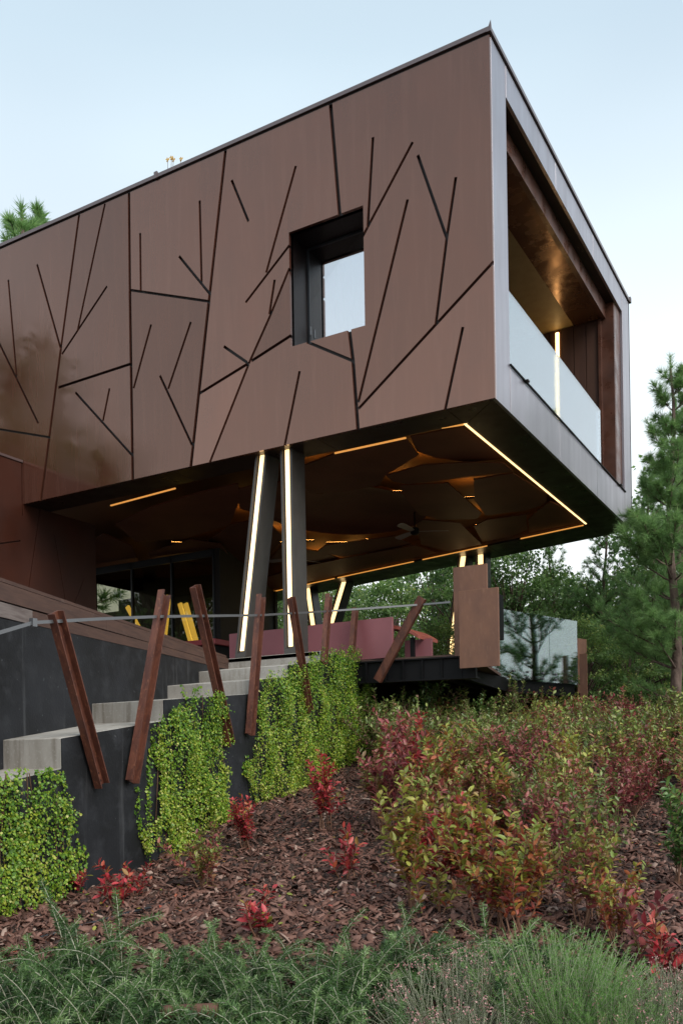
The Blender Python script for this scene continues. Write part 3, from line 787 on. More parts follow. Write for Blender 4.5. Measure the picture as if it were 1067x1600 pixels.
b_ = MB(); b_.prism([(ga.x - .1, ga.y, DECK - .32), (gb.x - .06, gb.y, DECK - .32), (gb.x - .16, gb.y, DECK - .32), (ga.x - .2, ga.y, DECK - .32)], (0, 0, .26)); b_.build('edge_beam', M['darksteel'], deck)
MB().box((-13, 8.6, -1), (-1.2, 8.8, DECK - .06)).build('foundation_wall', M['black'], deck)
world_parts(deck)

# ---- garden stairs: ramped concrete steps between the two black walls
stairs = empty('garden_stairs', (-2.1, -5.6, 1.5))
tag(stairs, 'pale concrete ramped steps climbing between two black walls to the terrace', 'stairs')
RY = [-7.6, -5.677, -4.20, -2.35, -1.316, Y5, 1.2]
RT = [1.30, 1.789, 2.170, 2.495, 2.764, DECK]
RBm = [1.1, 1.575, 1.976, 2.342, 2.62, 2.924, DECK]
for i in range(6):
    y0, y1 = RY[i], RY[i + 1]
    if i == 5: y1 = .2
    zb0, zt0 = RBm[i], RT[i]; zt1 = RBm[i + 1] if i < 5 else DECK
    if i == 0: zt1 = 1.555
    if i == 5: zt0 = zt1 = DECK + .006
    prof = [(y0, zb0 - .15), (y0, zt0), (y1 + .02, zt1), (y1 + .02, zt1 - .35)]
    a = [(Tat(y) - .02, y, z) for y, z in prof]; b = [(Lat(y), y, z) for y, z in prof]
    MB().add(a + b, [(3, 2, 1, 0), (4, 5, 6, 7), (0, 1, 5, 4), (1, 2, 6, 5), (2, 3, 7, 6), (3, 0, 4, 7)]).build('step', M['concrete'], stairs, bevel=.006)
world_parts(stairs)

# ---- stepped black wall beside the stairs
lw = MB()
topz = [(-7.6, 1.30), (-5.677, 1.555), (-5.677, 1.789), (-4.20, 1.976), (-4.20, 2.170), (-2.35, 2.342), (-2.35, 2.495), (-1.316, 2.62), (-1.316, 2.764), (Y5, 2.924), (Y5, DECK), (1.35, DECK)]
def wall_prof(off0, off1, dz):
    fr_, bk_ = [], []
    pr_ = [(-7.6, -.4)] + [(y, z - dz) for y, z in topz] + [(1.35, -.4)]
    a = [Vector((Lat(y), y, z)) + ln * off0 for y, z in pr_]
    lw.prism(a, ln * (off1 - off0))
wall_prof(.0, .012, .004)
wall_prof(-.22, -.004, .33)
lwall = lw.build('stepped_wall', M['black'])
tag(lwall, 'low black rendered wall stepping up along the stairs, ivy hanging over it', 'wall')

# ---- tall black wall with timber coping on the left of the stairs
tw = empty('retaining_wall', (-3.2, -3.0, DECK))
tag(tw, 'tall black rendered wall with brown timber boards along its top', 'wall')
TP = lambda px, py: on_plane(px, py, TA, tn)
z_at = lambda y: float(np.interp(y, [-8, TP(0, 966).y, TP(150, 998).y, TP(347, 1044).y], [2.74, TP(0, 966).z, TP(150, 998).z, TP(347, 1044).z]))
ysq = [-8, -5.7, -4, -2, Y5 - .02]
pr_ = [(y, z_at(y)) for y in ysq]
a = [Vector((Tat(y), y, z)) for y, z in [(-8, -.3)] + pr_ + [(Y5 - .02, -.3)]]
MB().prism(a, -tn * .25).build('wall_body', M['black'], tw)
def course(y0, y1, f0, f1, off, th, m, name='timber_board'):
    """board from y0 to y1 between the fractions f0..f1 of the tapering fascia"""
    def zf(y, f): b = z_at(y) + .003; return b + (DECK + .012 - b) * f
    a = [Vector((Tat(y), y, zf(y, f))) + tn * off for y, f in ((y0, f0), (y1, f0), (y1, f1), (y0, f1))]
    MB().prism(a, tn * th).build(name, M[m], tw)
yk = TP(50, 970).y
course(-8, yk, 0, .42, -.06, .066, 'wood_grey'); course(yk + .006, -2.7, 0, .42, -.06, .064, 'wood'); course(-2.694, Y5 - .02, 0, .42, -.06, .067, 'wood')
course(-8, -3.9, .44, .97, -.06, .072, 'wood'); course(-3.894, Y5 - .02, .44, .97, -.06, .07, 'wood')
def tboard(o0, o1, z, m):
    a = [Vector((Tat(y), y, z)) + tn * o for y, o in ((-8, o0), (Y5 - .02, o0), (Y5 - .02, o1), (-8, o1))]
    MB().prism(a, (0, 0, .03)).build('deck_board', M[m], tw)
tboard(-.20, -.02, DECK + .02, 'wood'); tboard(-.55, -.24, DECK + .05, 'wood_grey')
world_parts(tw)

# ---- railing: leaning rusted H-section posts carrying one flat steel bar
rail = empty('stair_railing', (-2.0, -4.5, 1.4))
tag(rail, 'railing of leaning rusty H-section posts with one thin steel bar beside the stairs', 'railing')
def hpost(p, q, n_, d_):
    t_ = (q - p).normalized()
    n_ = (n_ - t_ * n_.dot(t_)).normalized(); s_ = t_.cross(n_)
    mb = MB()
    mb.bar(p + s_ * .055, q + s_ * .055, n_, .066, .011)
    mb.bar(p - s_ * .055, q - s_ * .055, n_, .066, .011)
    mb.bar(p - n_ * .024, q - n_ * .024, n_, .011, .098)
    po = mb.build('post', M['corten'], rail)
    for f in (.03, .075):
        c = q.lerp(p, f) - n_ * .018
        MB().tube([c, c + n_ * .014], .011, 6).build('bolt', M['darksteel'], po)
    return po
LO = LA + ln * .075
for i, (a, b, c, d) in enumerate(((87, 957, 160, 1228), (257, 926, 207, 1222), (305, 916, 360, 1164), (408, 931, 391, 1148), (455, 934, 484, 1113), (514, 930, 506, 1036), (555, 952, 550, 1018))):
    hpost(on_plane(a, b, LO, ln), on_plane(c, d, LO, ln), ln, ld)
YP = min(e0.y, e1.y) - .16
hpost(P(660, 934, YP), P(590, 1064, YP), Vector((0, 1, 0)), Vector((1, 0, 0)))
pts = [on_plane(px, py, LO + ln * .0, ln) for px, py in ((-12, 992), (52, 973), (160, 967), (250, 963.5), (405, 961.5), (515, 955))] + [P(655, 945, YP), P(703, 941, YP)]
mb = MB()
for a, b in zip(pts, pts[1:]): mb.bar(a, b + (b - a).normalized() * .004, (0, 0, 1), .025, .010)
mb.build('handrail', M['steel'], rail)
MB().box(pts[1] + Vector((-.02, -.02, -.03)), pts[1] + Vector((.02, .02, .03))).build('rail_joint', M['steel'], rail)
world_parts(rail)

# ---- mauve guard boards on the edge of the deck
YM = 1.16
def board(x0px, x1px, ytop, label, th=.05, y=YM):
    a, b = P(x0px, 1000, y), P(x1px, 1000, y); z1 = P(x1px, ytop, y).z
    o = MB().box((a.x, y, DECK + .002), (b.x, y + th, z1)).build('guard_board', M['mauve'], None, bevel=.004)
    return tag(o, label, 'guard board', 'mauve boards along the terrace edge')
board(358, 474, 979, 'mauve board behind the two lit columns, left of the narrow gap')
board(481, 613, 964, 'long mauve board standing right of the gap, behind the ivy top')
board(632, 674, 997.5, 'small low mauve board nearest the tall rusty plates', y=YM + .35)
seat = empty('sun_lounger', P(640, 1010, 2.2))
tag(seat, 'terracotta lounger with a curved back behind the mauve boards', 'lounger')
sv = []
for i in range(9):
    u = i / 8; x = P(612 + 48 * u, 1000, 1.45).x; z = DECK + .50 - .20 * u * u * .9
    sv.append((x, z))
a = [(x, 1.30, z) for x, z in sv] + [(x, 1.30, z - .05) for x, z in reversed(sv)]
MB().prism(a, (0, .7, 0)).build('seat', M['orangeseat'], seat)
for sx in (sv[1][0], sv[6][0]): MB().box((sx - .03, 1.35, DECK), (sx + .03, 1.4, DECK + .3)).build('leg', M['darksteel'], seat); MB().box((sx - .03, 1.9, DECK), (sx + .03, 1.95, DECK + .3)).build('leg', M['darksteel'], seat)
world_parts(seat)
table = empty('bench', (-5.6, 2.2, DECK))
tag(table, 'low crimson bench behind the timber ledge, left of the lit columns', 'bench')
bx0, bx1 = P(302, 1005, 2.3).x, P(352, 1005, 2.3).x; bz = P(325, 1003, 2.3).z
MB().box((bx0, 2.0, bz - .1), (bx1, 2.75, bz)).build('seat', M['redseat'], table, bevel=.01)
for sx in (bx0 + .1, bx1 - .1): MB().box((sx - .03, 2.1, DECK), (sx + .03, 2.65, bz - .1)).build('leg', M['darksteel'], table)
world_parts(table)

# ---- rusted plates screening the deck corner
def plate(px0, px1, py0, py1, y, label, th=.02, m='plate', slope=0):
    a, b = P(px0, py1, y), P(px1, py1, y); zt = P(px1, py0, y).z
    o = MB().prism([(a.x, y, a.z), (b.x, y, a.z), (b.x, y, zt), (a.x, y, zt - slope)], (0, th, 0)).build('screen_plate', M[m], None, bevel=.003)
    return tag(o, label, 'screen plate', 'corten plates at the corners of the terrace')
plate(710, 763, 880, 1040, e1.y - .02, 'tallest rusty steel plate, rear one of the pair before the lit columns', .03)
plate(718, 780, 917, 1045, e1.y - .24, 'broad rusty steel plate in front, lower edge below the deck', .035)
o = MB().box((P(785, 960, 2.2).x - .05, 1.95, P(785, 1000, 2.2).z), (P(785, 960, 2.2).x, 2.25, P(785, 930, 2.2).z)).build('screen_plate', M['darksteel'])
tag(o, 'narrow dark grey plate just right of the broad rusty plate', 'screen plate', 'corten plates at the corners of the terrace')
o = MB().prism([(gb.x + .0, gb.y + .05, DECK - .25), (gb.x + .10, gb.y + .35, DECK - .25), (gb.x + .07, gb.y + .36, DECK - .25), (gb.x - .03, gb.y + .06, DECK - .25)], (0, 0, 1.08)).build('screen_plate', M['plate'])
tag(o, 'slim rusty plate at the far end of the terrace glass, the higher one', 'screen plate', 'corten plates at the corners of the terrace')
p0, p1 = at_depth(905, 1022, 17.4), at_depth(920, 1096, 17.5)
o = MB().box((p0.x, p0.y, p1.z), (p1.x + .02, p0.y + .03, p0.z)).build('screen_plate', M['plate'])
tag(o, 'low rusty plate hanging below the far end of the terrace glass', 'screen plate', 'corten plates at the corners of the terrace')
# ---- glass balustrade
bal = empty('glass_balustrade', (ga.x, ga.y, DECK))
tag(bal, 'frameless glass balustrade bolted to the right edge of the terrace', 'balustrade')
gd = (Vector((gb.x, gb.y, 0)) - Vector((ga.x, ga.y, 0))); gn = Vector((gd.y, -gd.x, 0)).normalized()
zg0, zg1 = 2.97, 4.22
A_, B_ = Vector((ga.x, ga.y, 0)), Vector((gb.x, gb.y, 0))
for u0, u1 in ((-.16, .60), (.605, 1.0)):
    p, q = A_ + gd * u0, A_ + gd * u1
    MB().prism([p + Vector((0, 0, zg0)), q + Vector((0, 0, zg0)), q + Vector((0, 0, zg1)), p + Vector((0, 0, zg1))], gn * .014).build('glass_pane', M['dglass'], bal)
for u in (-.08, .12, .3, .5, .68, .9):
    for z in (zg0 + .06, zg0 + .16):
        c = A_ + gd * u + gn * .014 + Vector((0, 0, z))
        MB().tube([c, c + gn * .025], .022, 10).build('bolt', M['steel'], bal)
world_parts(bal)

# ---- ceiling fans
def fan(px, py, drop, label, rz):
    c = at_z(px, py, ZB - .12)
    f_ = empty('ceiling_fan', (c.x, c.y, FL - .1), rz)
    tag(f_, label, 'ceiling fan', 'ceiling fans under the box')
    h = c.z - (FL - .1)
    MB().tube([(0, 0, 0), (0, 0, h)], .014, 8).build('rod', M['darksteel'], f_)
    MB().tube([(0, 0, h + .06), (0, 0, h + .03), (0, 0, h - .05), (0, 0, h - .08)], [.04, .085, .085, .05], 14).build('hub', M['darksteel'], f_, smooth=True)
    for k in range(3):
        a = 2 * math.pi * k / 3; u = Vector((math.cos(a), math.sin(a), 0)); v = Vector((-u.y, u.x, 0))
        mb = MB()
        prof = [(.07, .03), (.2, .055), (.5, .07), (.60, .065), (.64, .03)]
        L_ = [u * r + v * w + Vector((0, 0, h - .02 + w * .25)) for r, w in prof] + [u * r - v * w + Vector((0, 0, h - .02 - w * .25)) for r, w in reversed(prof)]
        mb.prism(L_, (0, 0, .008)); mb.build('blade', M['blade'], f_)
fan(648, 829, .3, 'three-bladed ceiling fan in front of the dark dish, the clearly visible one', .5)
fan(462, 872, .3, 'three-bladed ceiling fan further left, half hidden by the lit column', 1.2)

# ================================================================== PLANTS
LEAF_T = np.array([[0, 0, 0], [.20, .30, .06], [.19, .66, .05], [0, 1, -.06], [-.19, .66, .05], [-.20, .30, .06]], float)
LEAF_F = [np.array([[0, 1, 2, 3], [0, 3, 4, 5]])]
IVY_T = np.array([[0, 0, 0], [.42, .10, .05], [.48, .5, .06], [0, 1, -.03], [-.48, .5, .06], [-.42, .10, .05]], float)
QUAD_T = np.array([[-.3, 0, 0], [.3, .0, 0], [.22, 1, 0.02], [-.22, 1, 0.02]], float)
DIAM_T = np.array([[0, 0, 0], [.32, .45, .05], [0, 1, 0], [-.32, .45, .05]], float)
QUAD_F = [np.array([[0, 1, 2, 3]])]
NEED_T = np.array([[-.5, 0, 0], [.5, 0, 0], [0, 1, 0]], float)
NEED_F = [np.array([[0, 1, 2]])]
def unit(v): return v / (np.linalg.norm(v, axis=-1, keepdims=True) + 1e-9)

# ---- bark mulch
def chips(n):
    th = np.linspace(0, 2 * math.pi, 6)[:-1]
    tv = np.array([[math.cos(a) * (1 if k % 2 else .8), math.sin(a) * .55, .12] for k, a in enumerate(th)] + [[math.cos(a) * 1.0, math.sin(a) * .6, -.12] for a in th])
    tf = [np.array([[0, 1, 2, 3, 4]]), np.array([[k, 5 + k, 5 + (k + 1) % 5, (k + 1) % 5] for k in range(5)])]
    pos, sc_ = [], []
    while len(pos) < n:
        d = 4.6 + 9.5 * rng.random() ** 1.5; l = rng.uniform(-.45, .62) * d
        p = camxy(d, l)
        if p.x < Lat(p.y) + .03 and p.y < 1.3: continue
        pos.append((p.x, p.y, ground(p.x, p.y) + rng.uniform(0, .04)))
        sc_.append(rng.lognormal(math.log(.0185 + .0004 * d), .48))
    pos = np.array(pos); sc_ = np.minimum(np.array(sc_), .062)
    nrm = unit(np.stack([rng.normal(0, .55, n), rng.normal(-.1, .55, n), np.ones(n)], 1))
    h = rng.normal(size=(n, 3)); x = unit(np.cross(nrm, h)); y = np.cross(nrm, x)
    Mx = np.stack([x, y, nrm], 2)
    t_ = np.clip(rng.normal(.45, .25, n), 0, .93); t_[rng.random(n) < .012] = rng.uniform(.94, 1, (rng.random(n) < .012).sum() or 1)[0]
    S = np.stack([sc_ * rng.uniform(.8, 1.6, n), sc_ * rng.uniform(.5, 1, n), sc_ * rng.uniform(.5, 1.2, n)], 1)
    V, F, T = scatter(tv, tf, pos, Mx, S, t_)
    return mesh_np('bark_mulch', V, F, T)
tag(link('bark_mulch', chips(60000), M['chips']), 'brown bark chip mulch covering the planting slope', kind='stuff')

# ---- fallen leaves and needles lying on the bark
def litter(n):
    pos, i = [], 0
    while len(pos) < n:
        d = rng.uniform(5.4, 9.5); l = rng.uniform(-.4, .6) * d; p = camxy(d, l)
        if p.x < Lat(p.y) + .06 and p.y < 1.3: continue
        pos.append((p.x, p.y, ground(p.x, p.y) + .045))
    pos = np.array(pos); nr = unit(np.stack([rng.normal(0, .35, n), rng.normal(0, .35, n), np.ones(n)], 1)); h = rng.normal(size=(n, 3))
    x = unit(np.cross(nr, h)); y = np.cross(nr, x)
    V, F, T = scatter(LEAF_T, LEAF_F, pos, np.stack([x, y, nr], 2), rng.uniform(.03, .06, n), rng.random(n))
    return mesh_np('leaf_litter', V, F, T)
tag(link('leaf_litter', litter(520), M['lf_orange']), 'fallen red and yellow leaves scattered on the bark mulch', kind='stuff')

# ---- ivy curtains hanging on the stepped wall
def ivy(poly_px, label, n, seed, vines):
    """leaves inside a photo outline, laid on the wall face and bulging off it"""
    r = np.random.default_rng(seed)
    LW = LA + ln * .012
    poly = [on_plane(px, py, LW, ln) for px, py in poly_px]
    uv = np.array([((p - LW).dot(ld), p.z) for p in poly])
    lo, hi = uv.min(0), uv.max(0)
    def inside(p):
        c = np.zeros(len(p), bool); j = len(uv) - 1
        for i in range(len(uv)):
            a, b = uv[i], uv[j]
            k = ((a[1] > p[:, 1]) != (b[1] > p[:, 1])) & (p[:, 0] < (b[0] - a[0]) * (p[:, 1] - a[1]) / (b[1] - a[1] + 1e-9) + a[0]); c ^= k; j = i
        return c
    pts = []
    tot = 0
    while tot < n:
        p = lo + r.random((n, 2)) * (hi - lo)
        cl = np.sin(p[:, 0] * 9 + seed) * np.sin(p[:, 1] * 5 + seed * 2) + .7 * np.sin(p[:, 0] * 31 + 2 * np.sin(p[:, 1] * 6)) * np.sin(p[:, 1] * 3.1 + seed)
        wob = np.stack([.05 * np.sin(p[:, 1] * 17 + seed) + .03 * np.sin(p[:, 1] * 41), .06 * np.sin(p[:, 0] * 19 + seed) + .04 * np.sin(p[:, 0] * 47)], 1)
        p = p[inside(p + wob + r.normal(0, .015, p.shape)) & (r.random(n) < .62 + .5 * cl)]
        pts.append(p); tot += len(p)
    p = np.concatenate(pts)[:n]
    cl = np.sin(p[:, 0] * 5.3 + seed) * np.sin(p[:, 1] * 6 + seed * 2)
    off = .01 + np.abs(r.normal(0, .035, n)) + .085 * np.clip(cl, 0, 1)
    base = np.array(LW); Ld, Ln = np.array(ld), np.array(ln)
    fr = (p[:, 1] - lo[1]) / (hi[1] - lo[1])
    off += .05 * np.clip((fr - .8) / .2, 0, 1)
    pos = base + p[:, :1] * Ld + off[:, None] * Ln; pos[:, 2] = p[:, 1]
    nrm = unit(Ln + np.array([0, 0, .55]) + r.normal(0, .45, (n, 3)))
    dr = unit(np.array([0, 0, -1.]) + Ln * .25 + r.normal(0, .55, (n, 3)))
    x = unit(np.cross(dr, nrm)); Mx = np.stack([x, dr, np.cross(x, dr)], 2)
    dens = .5 + .5 * np.sin(p[:, 0] * 11 + seed) * np.sin(p[:, 1] * 4.3 + 1)
    t_ = np.clip(.42 + .28 * (1 - fr) + .16 * (dens - .5) + r.normal(0, .18, n) + np.where(r.random(n) < .06, .35, 0), 0, 1)
    sz = r.uniform(.012, .025, n)
    parts = [scatter(IVY_T, LEAF_F, pos, Mx, sz, t_)]
    for _ in range(int(10 + 14 * (hi[0] - lo[0]))):          # runners straying past the mat
        c = lo + r.random(2) * (hi - lo) * np.array([1, .75])
        if not inside(c[None])[0]: continue
        L2 = r.uniform(.15, .5); m = int(L2 * 85); uu = np.sort(r.random(m)) * L2
        side = r.normal(0, .25)
        q2 = c + np.stack([uu * side + .02 * np.sin(uu * 20), -uu], 1) + r.normal(0, .012, (m, 2))
        q = base + q2[:, :1] * Ld + Ln * (.03 + np.abs(r.normal(0, .02, m)))[:, None]; q[:, 2] = np.maximum(q2[:, 1], lo[1] - .02)
        nr = unit(Ln + np.array([0, 0, .5]) + r.normal(0, .4, (m, 3))); dd = unit(np.array([0, 0, -1.]) + r.normal(0, .6, (m, 3)))
        xx = unit(np.cross(dd, nr)); parts.append(scatter(IVY_T, LEAF_F, q, np.stack([xx, dd, np.cross(xx, dd)], 2), r.uniform(.014, .03, m), np.clip(r.normal(.55, .2, m), 0, 1)))
    for (x0, y0, x1, y1, m) in vines:
        a, b = np.array(on_plane(x0, y0, LW, ln)), np.array(on_plane(x1, y1, LW, ln))
        u = r.random(m); q = a + (b - a) * u[:, None] + Ld * (np.sin(u * 9) * .02 + r.normal(0, .018, m))[:, None] + Ln * np.abs(r.normal(.015, .012, m))[:, None]
        nr = unit(Ln + np.array([0, 0, .5]) + r.normal(0, .4, (m, 3))); dd = unit(np.array([0, 0, -1.]) + r.normal(0, .6, (m, 3)))
        xx = unit(np.cross(dd, nr)); parts.append(scatter(IVY_T, LEAF_F, q, np.stack([xx, dd, np.cross(xx, dd)], 2), r.uniform(.016, .03, m), np.clip(r.normal(.45, .18, m), 0, 1)))
    V, F, T = join_np(parts)
    c = uv.mean(0); root = empty('ivy_plant', LW + ld * c[0] + Vector((0, 0, lo[1])))
    tag(root, label, 'ivy', 'ivy curtains on the stepped black wall')
    tag(link('foliage', mesh_np('ivy_foliage', V, F, T), M['ivy'], root), kind='stuff')
    for k in range(10):
        u0 = r.uniform(lo[0] + .1, hi[0] - .1); ppt = []
        for s_ in np.linspace(0, 1, 6): ppt.append(LW + ld * (u0 + .05 * math.sin(s_ * 5 + k)) + ln * .012 + Vector((0, 0, hi[1] - .05 + (lo[1] - hi[1] + .1) * s_)))
        w = inside(np.array([((q - LW).dot(ld), q.z) for q in ppt]))
        ppt = [q for q, i in zip(ppt, w) if i]
        if len(ppt) > 1: MB().tube(ppt, .004, 5).build('vine_stem', M['twig'], root)
    world_parts(root)
ivy([(-40, 1210), (20, 1200), (45, 1198), (70, 1215), (72, 1260), (95, 1240), (108, 1290), (98, 1320), (118, 1350), (100, 1380), (85, 1400), (70, 1460), (-40, 1480)],
    'green ivy curtain at the left end of the wall below the lowest step', 6200, 3, [(92, 1212, 112, 1300, 90), (115, 1310, 130, 1350, 40), (130, 1320, 120, 1400, 50), (50, 1205, 95, 1218, 40)])
ivy([(232, 1140), (250, 1120), (290, 1100), (285, 1080), (310, 1078), (330, 1100), (352, 1120), (352, 1150), (345, 1180), (350, 1240), (362, 1290), (358, 1318), (320, 1345), (268, 1345), (222, 1318), (212, 1290), (235, 1275), (245, 1240), (240, 1190)],
    'ivy curtain hanging between the second and third leaning posts, yellowing below', 14000, 5, [(236, 1150, 228, 1240, 130), (228, 1240, 232, 1290, 60), (212, 1230, 216, 1300, 80), (290, 1100, 283, 1070, 30), (300, 1080, 310, 1072, 30)])
ivy([(404, 1062), (420, 1060), (440, 1045), (470, 1035), (490, 1025), (515, 1018), (540, 1012), (570, 1020), (578, 1050), (578, 1120), (585, 1160), (575, 1230), (500, 1252), (430, 1258), (395, 1245), (378, 1215), (385, 1180), (395, 1150), (400, 1100)],
    'large ivy curtain covering the right end of the stepped wall', 38000, 8, [(384, 1180, 376, 1215, 40), (540, 1015, 575, 1018, 60)])

# ---- shrubs with bright autumn leaves
def shrub_mesh(seed, h, spread, nst, lsz, dens, upright):
    r = np.random.default_rng(seed)
    st = MB(); pos, dirs, tv = [], [], []
    for s in range(nst):
        a = r.uniform(0, 2 * math.pi); lean = r.uniform(.05, spread)
        L_ = h * r.uniform(.6, 1.0); p0 = np.array([r.normal(0, .03), r.normal(0, .03), 0])
        d0 = unit(np.array([math.cos(a) * lean, math.sin(a) * lean, 1]))
        npt = 7; pts = [p0]
        d = d0.copy()
        for k in range(npt):
            d = unit(d + r.normal(0, .10, 3) + np.array([0, 0, upright * .08])); pts.append(pts[-1] + d * L_ / npt)
        st.tube(pts, list(np.linspace(.006, .0018, len(pts))), 5)
        segs = [(pts, .25)]
        for b in range(r.integers(2, 5)):
            i = r.integers(2, npt - 1); q = pts[i]; aa = r.uniform(0, 2 * math.pi)
            bd = unit(np.array([math.cos(aa) * .8, math.sin(aa) * .8, .7])); bp = [q]
            for k in range(4): bd = unit(bd + r.normal(0, .12, 3) + np.array([0, 0, .12])); bp.append(bp[-1] + bd * L_ * .085)
            st.tube(bp, [.003, .0026, .002, .0018, .0014], 4); segs.append((bp, 0.0))
        for pp, skip in segs:
            pp = np.array(pp); ln_ = len(pp) - 1; cnt = int(dens * np.linalg.norm(np.diff(pp, axis=0), axis=1).sum())
            for k in range(cnt):
                u = skip + (1 - skip) * (k + r.random() * .6) / max(cnt, 1); i = min(int(u * ln_), ln_ - 1); f = u * ln_ - i
                q = pp[i] * (1 - f) + pp[i + 1] * f; t_ = unit(pp[i + 1] - pp[i]); az = k * 2.4 + r.normal(0, .4)
                o = unit(np.cross(t_, np.array([math.cos(az), math.sin(az), .2])))
                pos.append(q); dirs.append(unit(o + t_ * r.uniform(.3, .9) + np.array([0, 0, r.uniform(-.2, .3)])))
                tv.append(np.clip(.15 + .55 * u + r.normal(0, .27), 0, 1))
    pos, dirs, tv = np.array(pos), np.array(dirs), np.array(tv)
    up = unit(np.array([0, 0, 1.]) + r.normal(0, .45, dirs.shape)); x = unit(np.cross(dirs, up)); Mx = np.stack([x, dirs, np.cross(x, dirs)], 2)
    V, F, T = scatter(LEAF_T, LEAF_F, pos, Mx, lsz * r.uniform(.6, 1.15, len(pos)), tv)
    me = bpy.data.meshes.new('stems'); me.from_pydata(st.v, [], st.f); me.materials.append(M['stem_red'])
    return me, mesh_np('leaves', V, F, T)
SH = {'tall': [shrub_mesh(s, 1.0, .28, 6, .064, 66, 1) for s in (1, 2, 3)],
      'mid': [shrub_mesh(s, .72, .55, 9, .062, 64, .6) for s in (4, 5, 6)],
      'bushy': [shrub_mesh(s, .98, .85, 13, .060, 54, .6) for s in (7, 8, 9, 10)],
      'small': [shrub_mesh(s, .36, .7, 4, .062, 48, .5) for s in (11, 12, 13)]}
colored = {}
def shrub(x, y, kind, var, m, scale, label, group=None, sub='blueberry_shrub'):
    sm, lm = SH[kind][var % len(SH[kind])]
    key = (lm.name, m)
    if key not in colored:
        c = lm.copy(); c.materials.clear(); c.materials.append(M[m]); colored[key] = c
    root = empty(sub, (x, y, ground(x, y) - .01), random.uniform(0, 6.28)); root.scale = (scale, scale, scale * random.uniform(.92, 1.08))
    tag(root, label, 'shrub', group)
    link('stems', sm, None, root); tag(link('leaves', colored[key], None, root), kind='stuff')
    return root
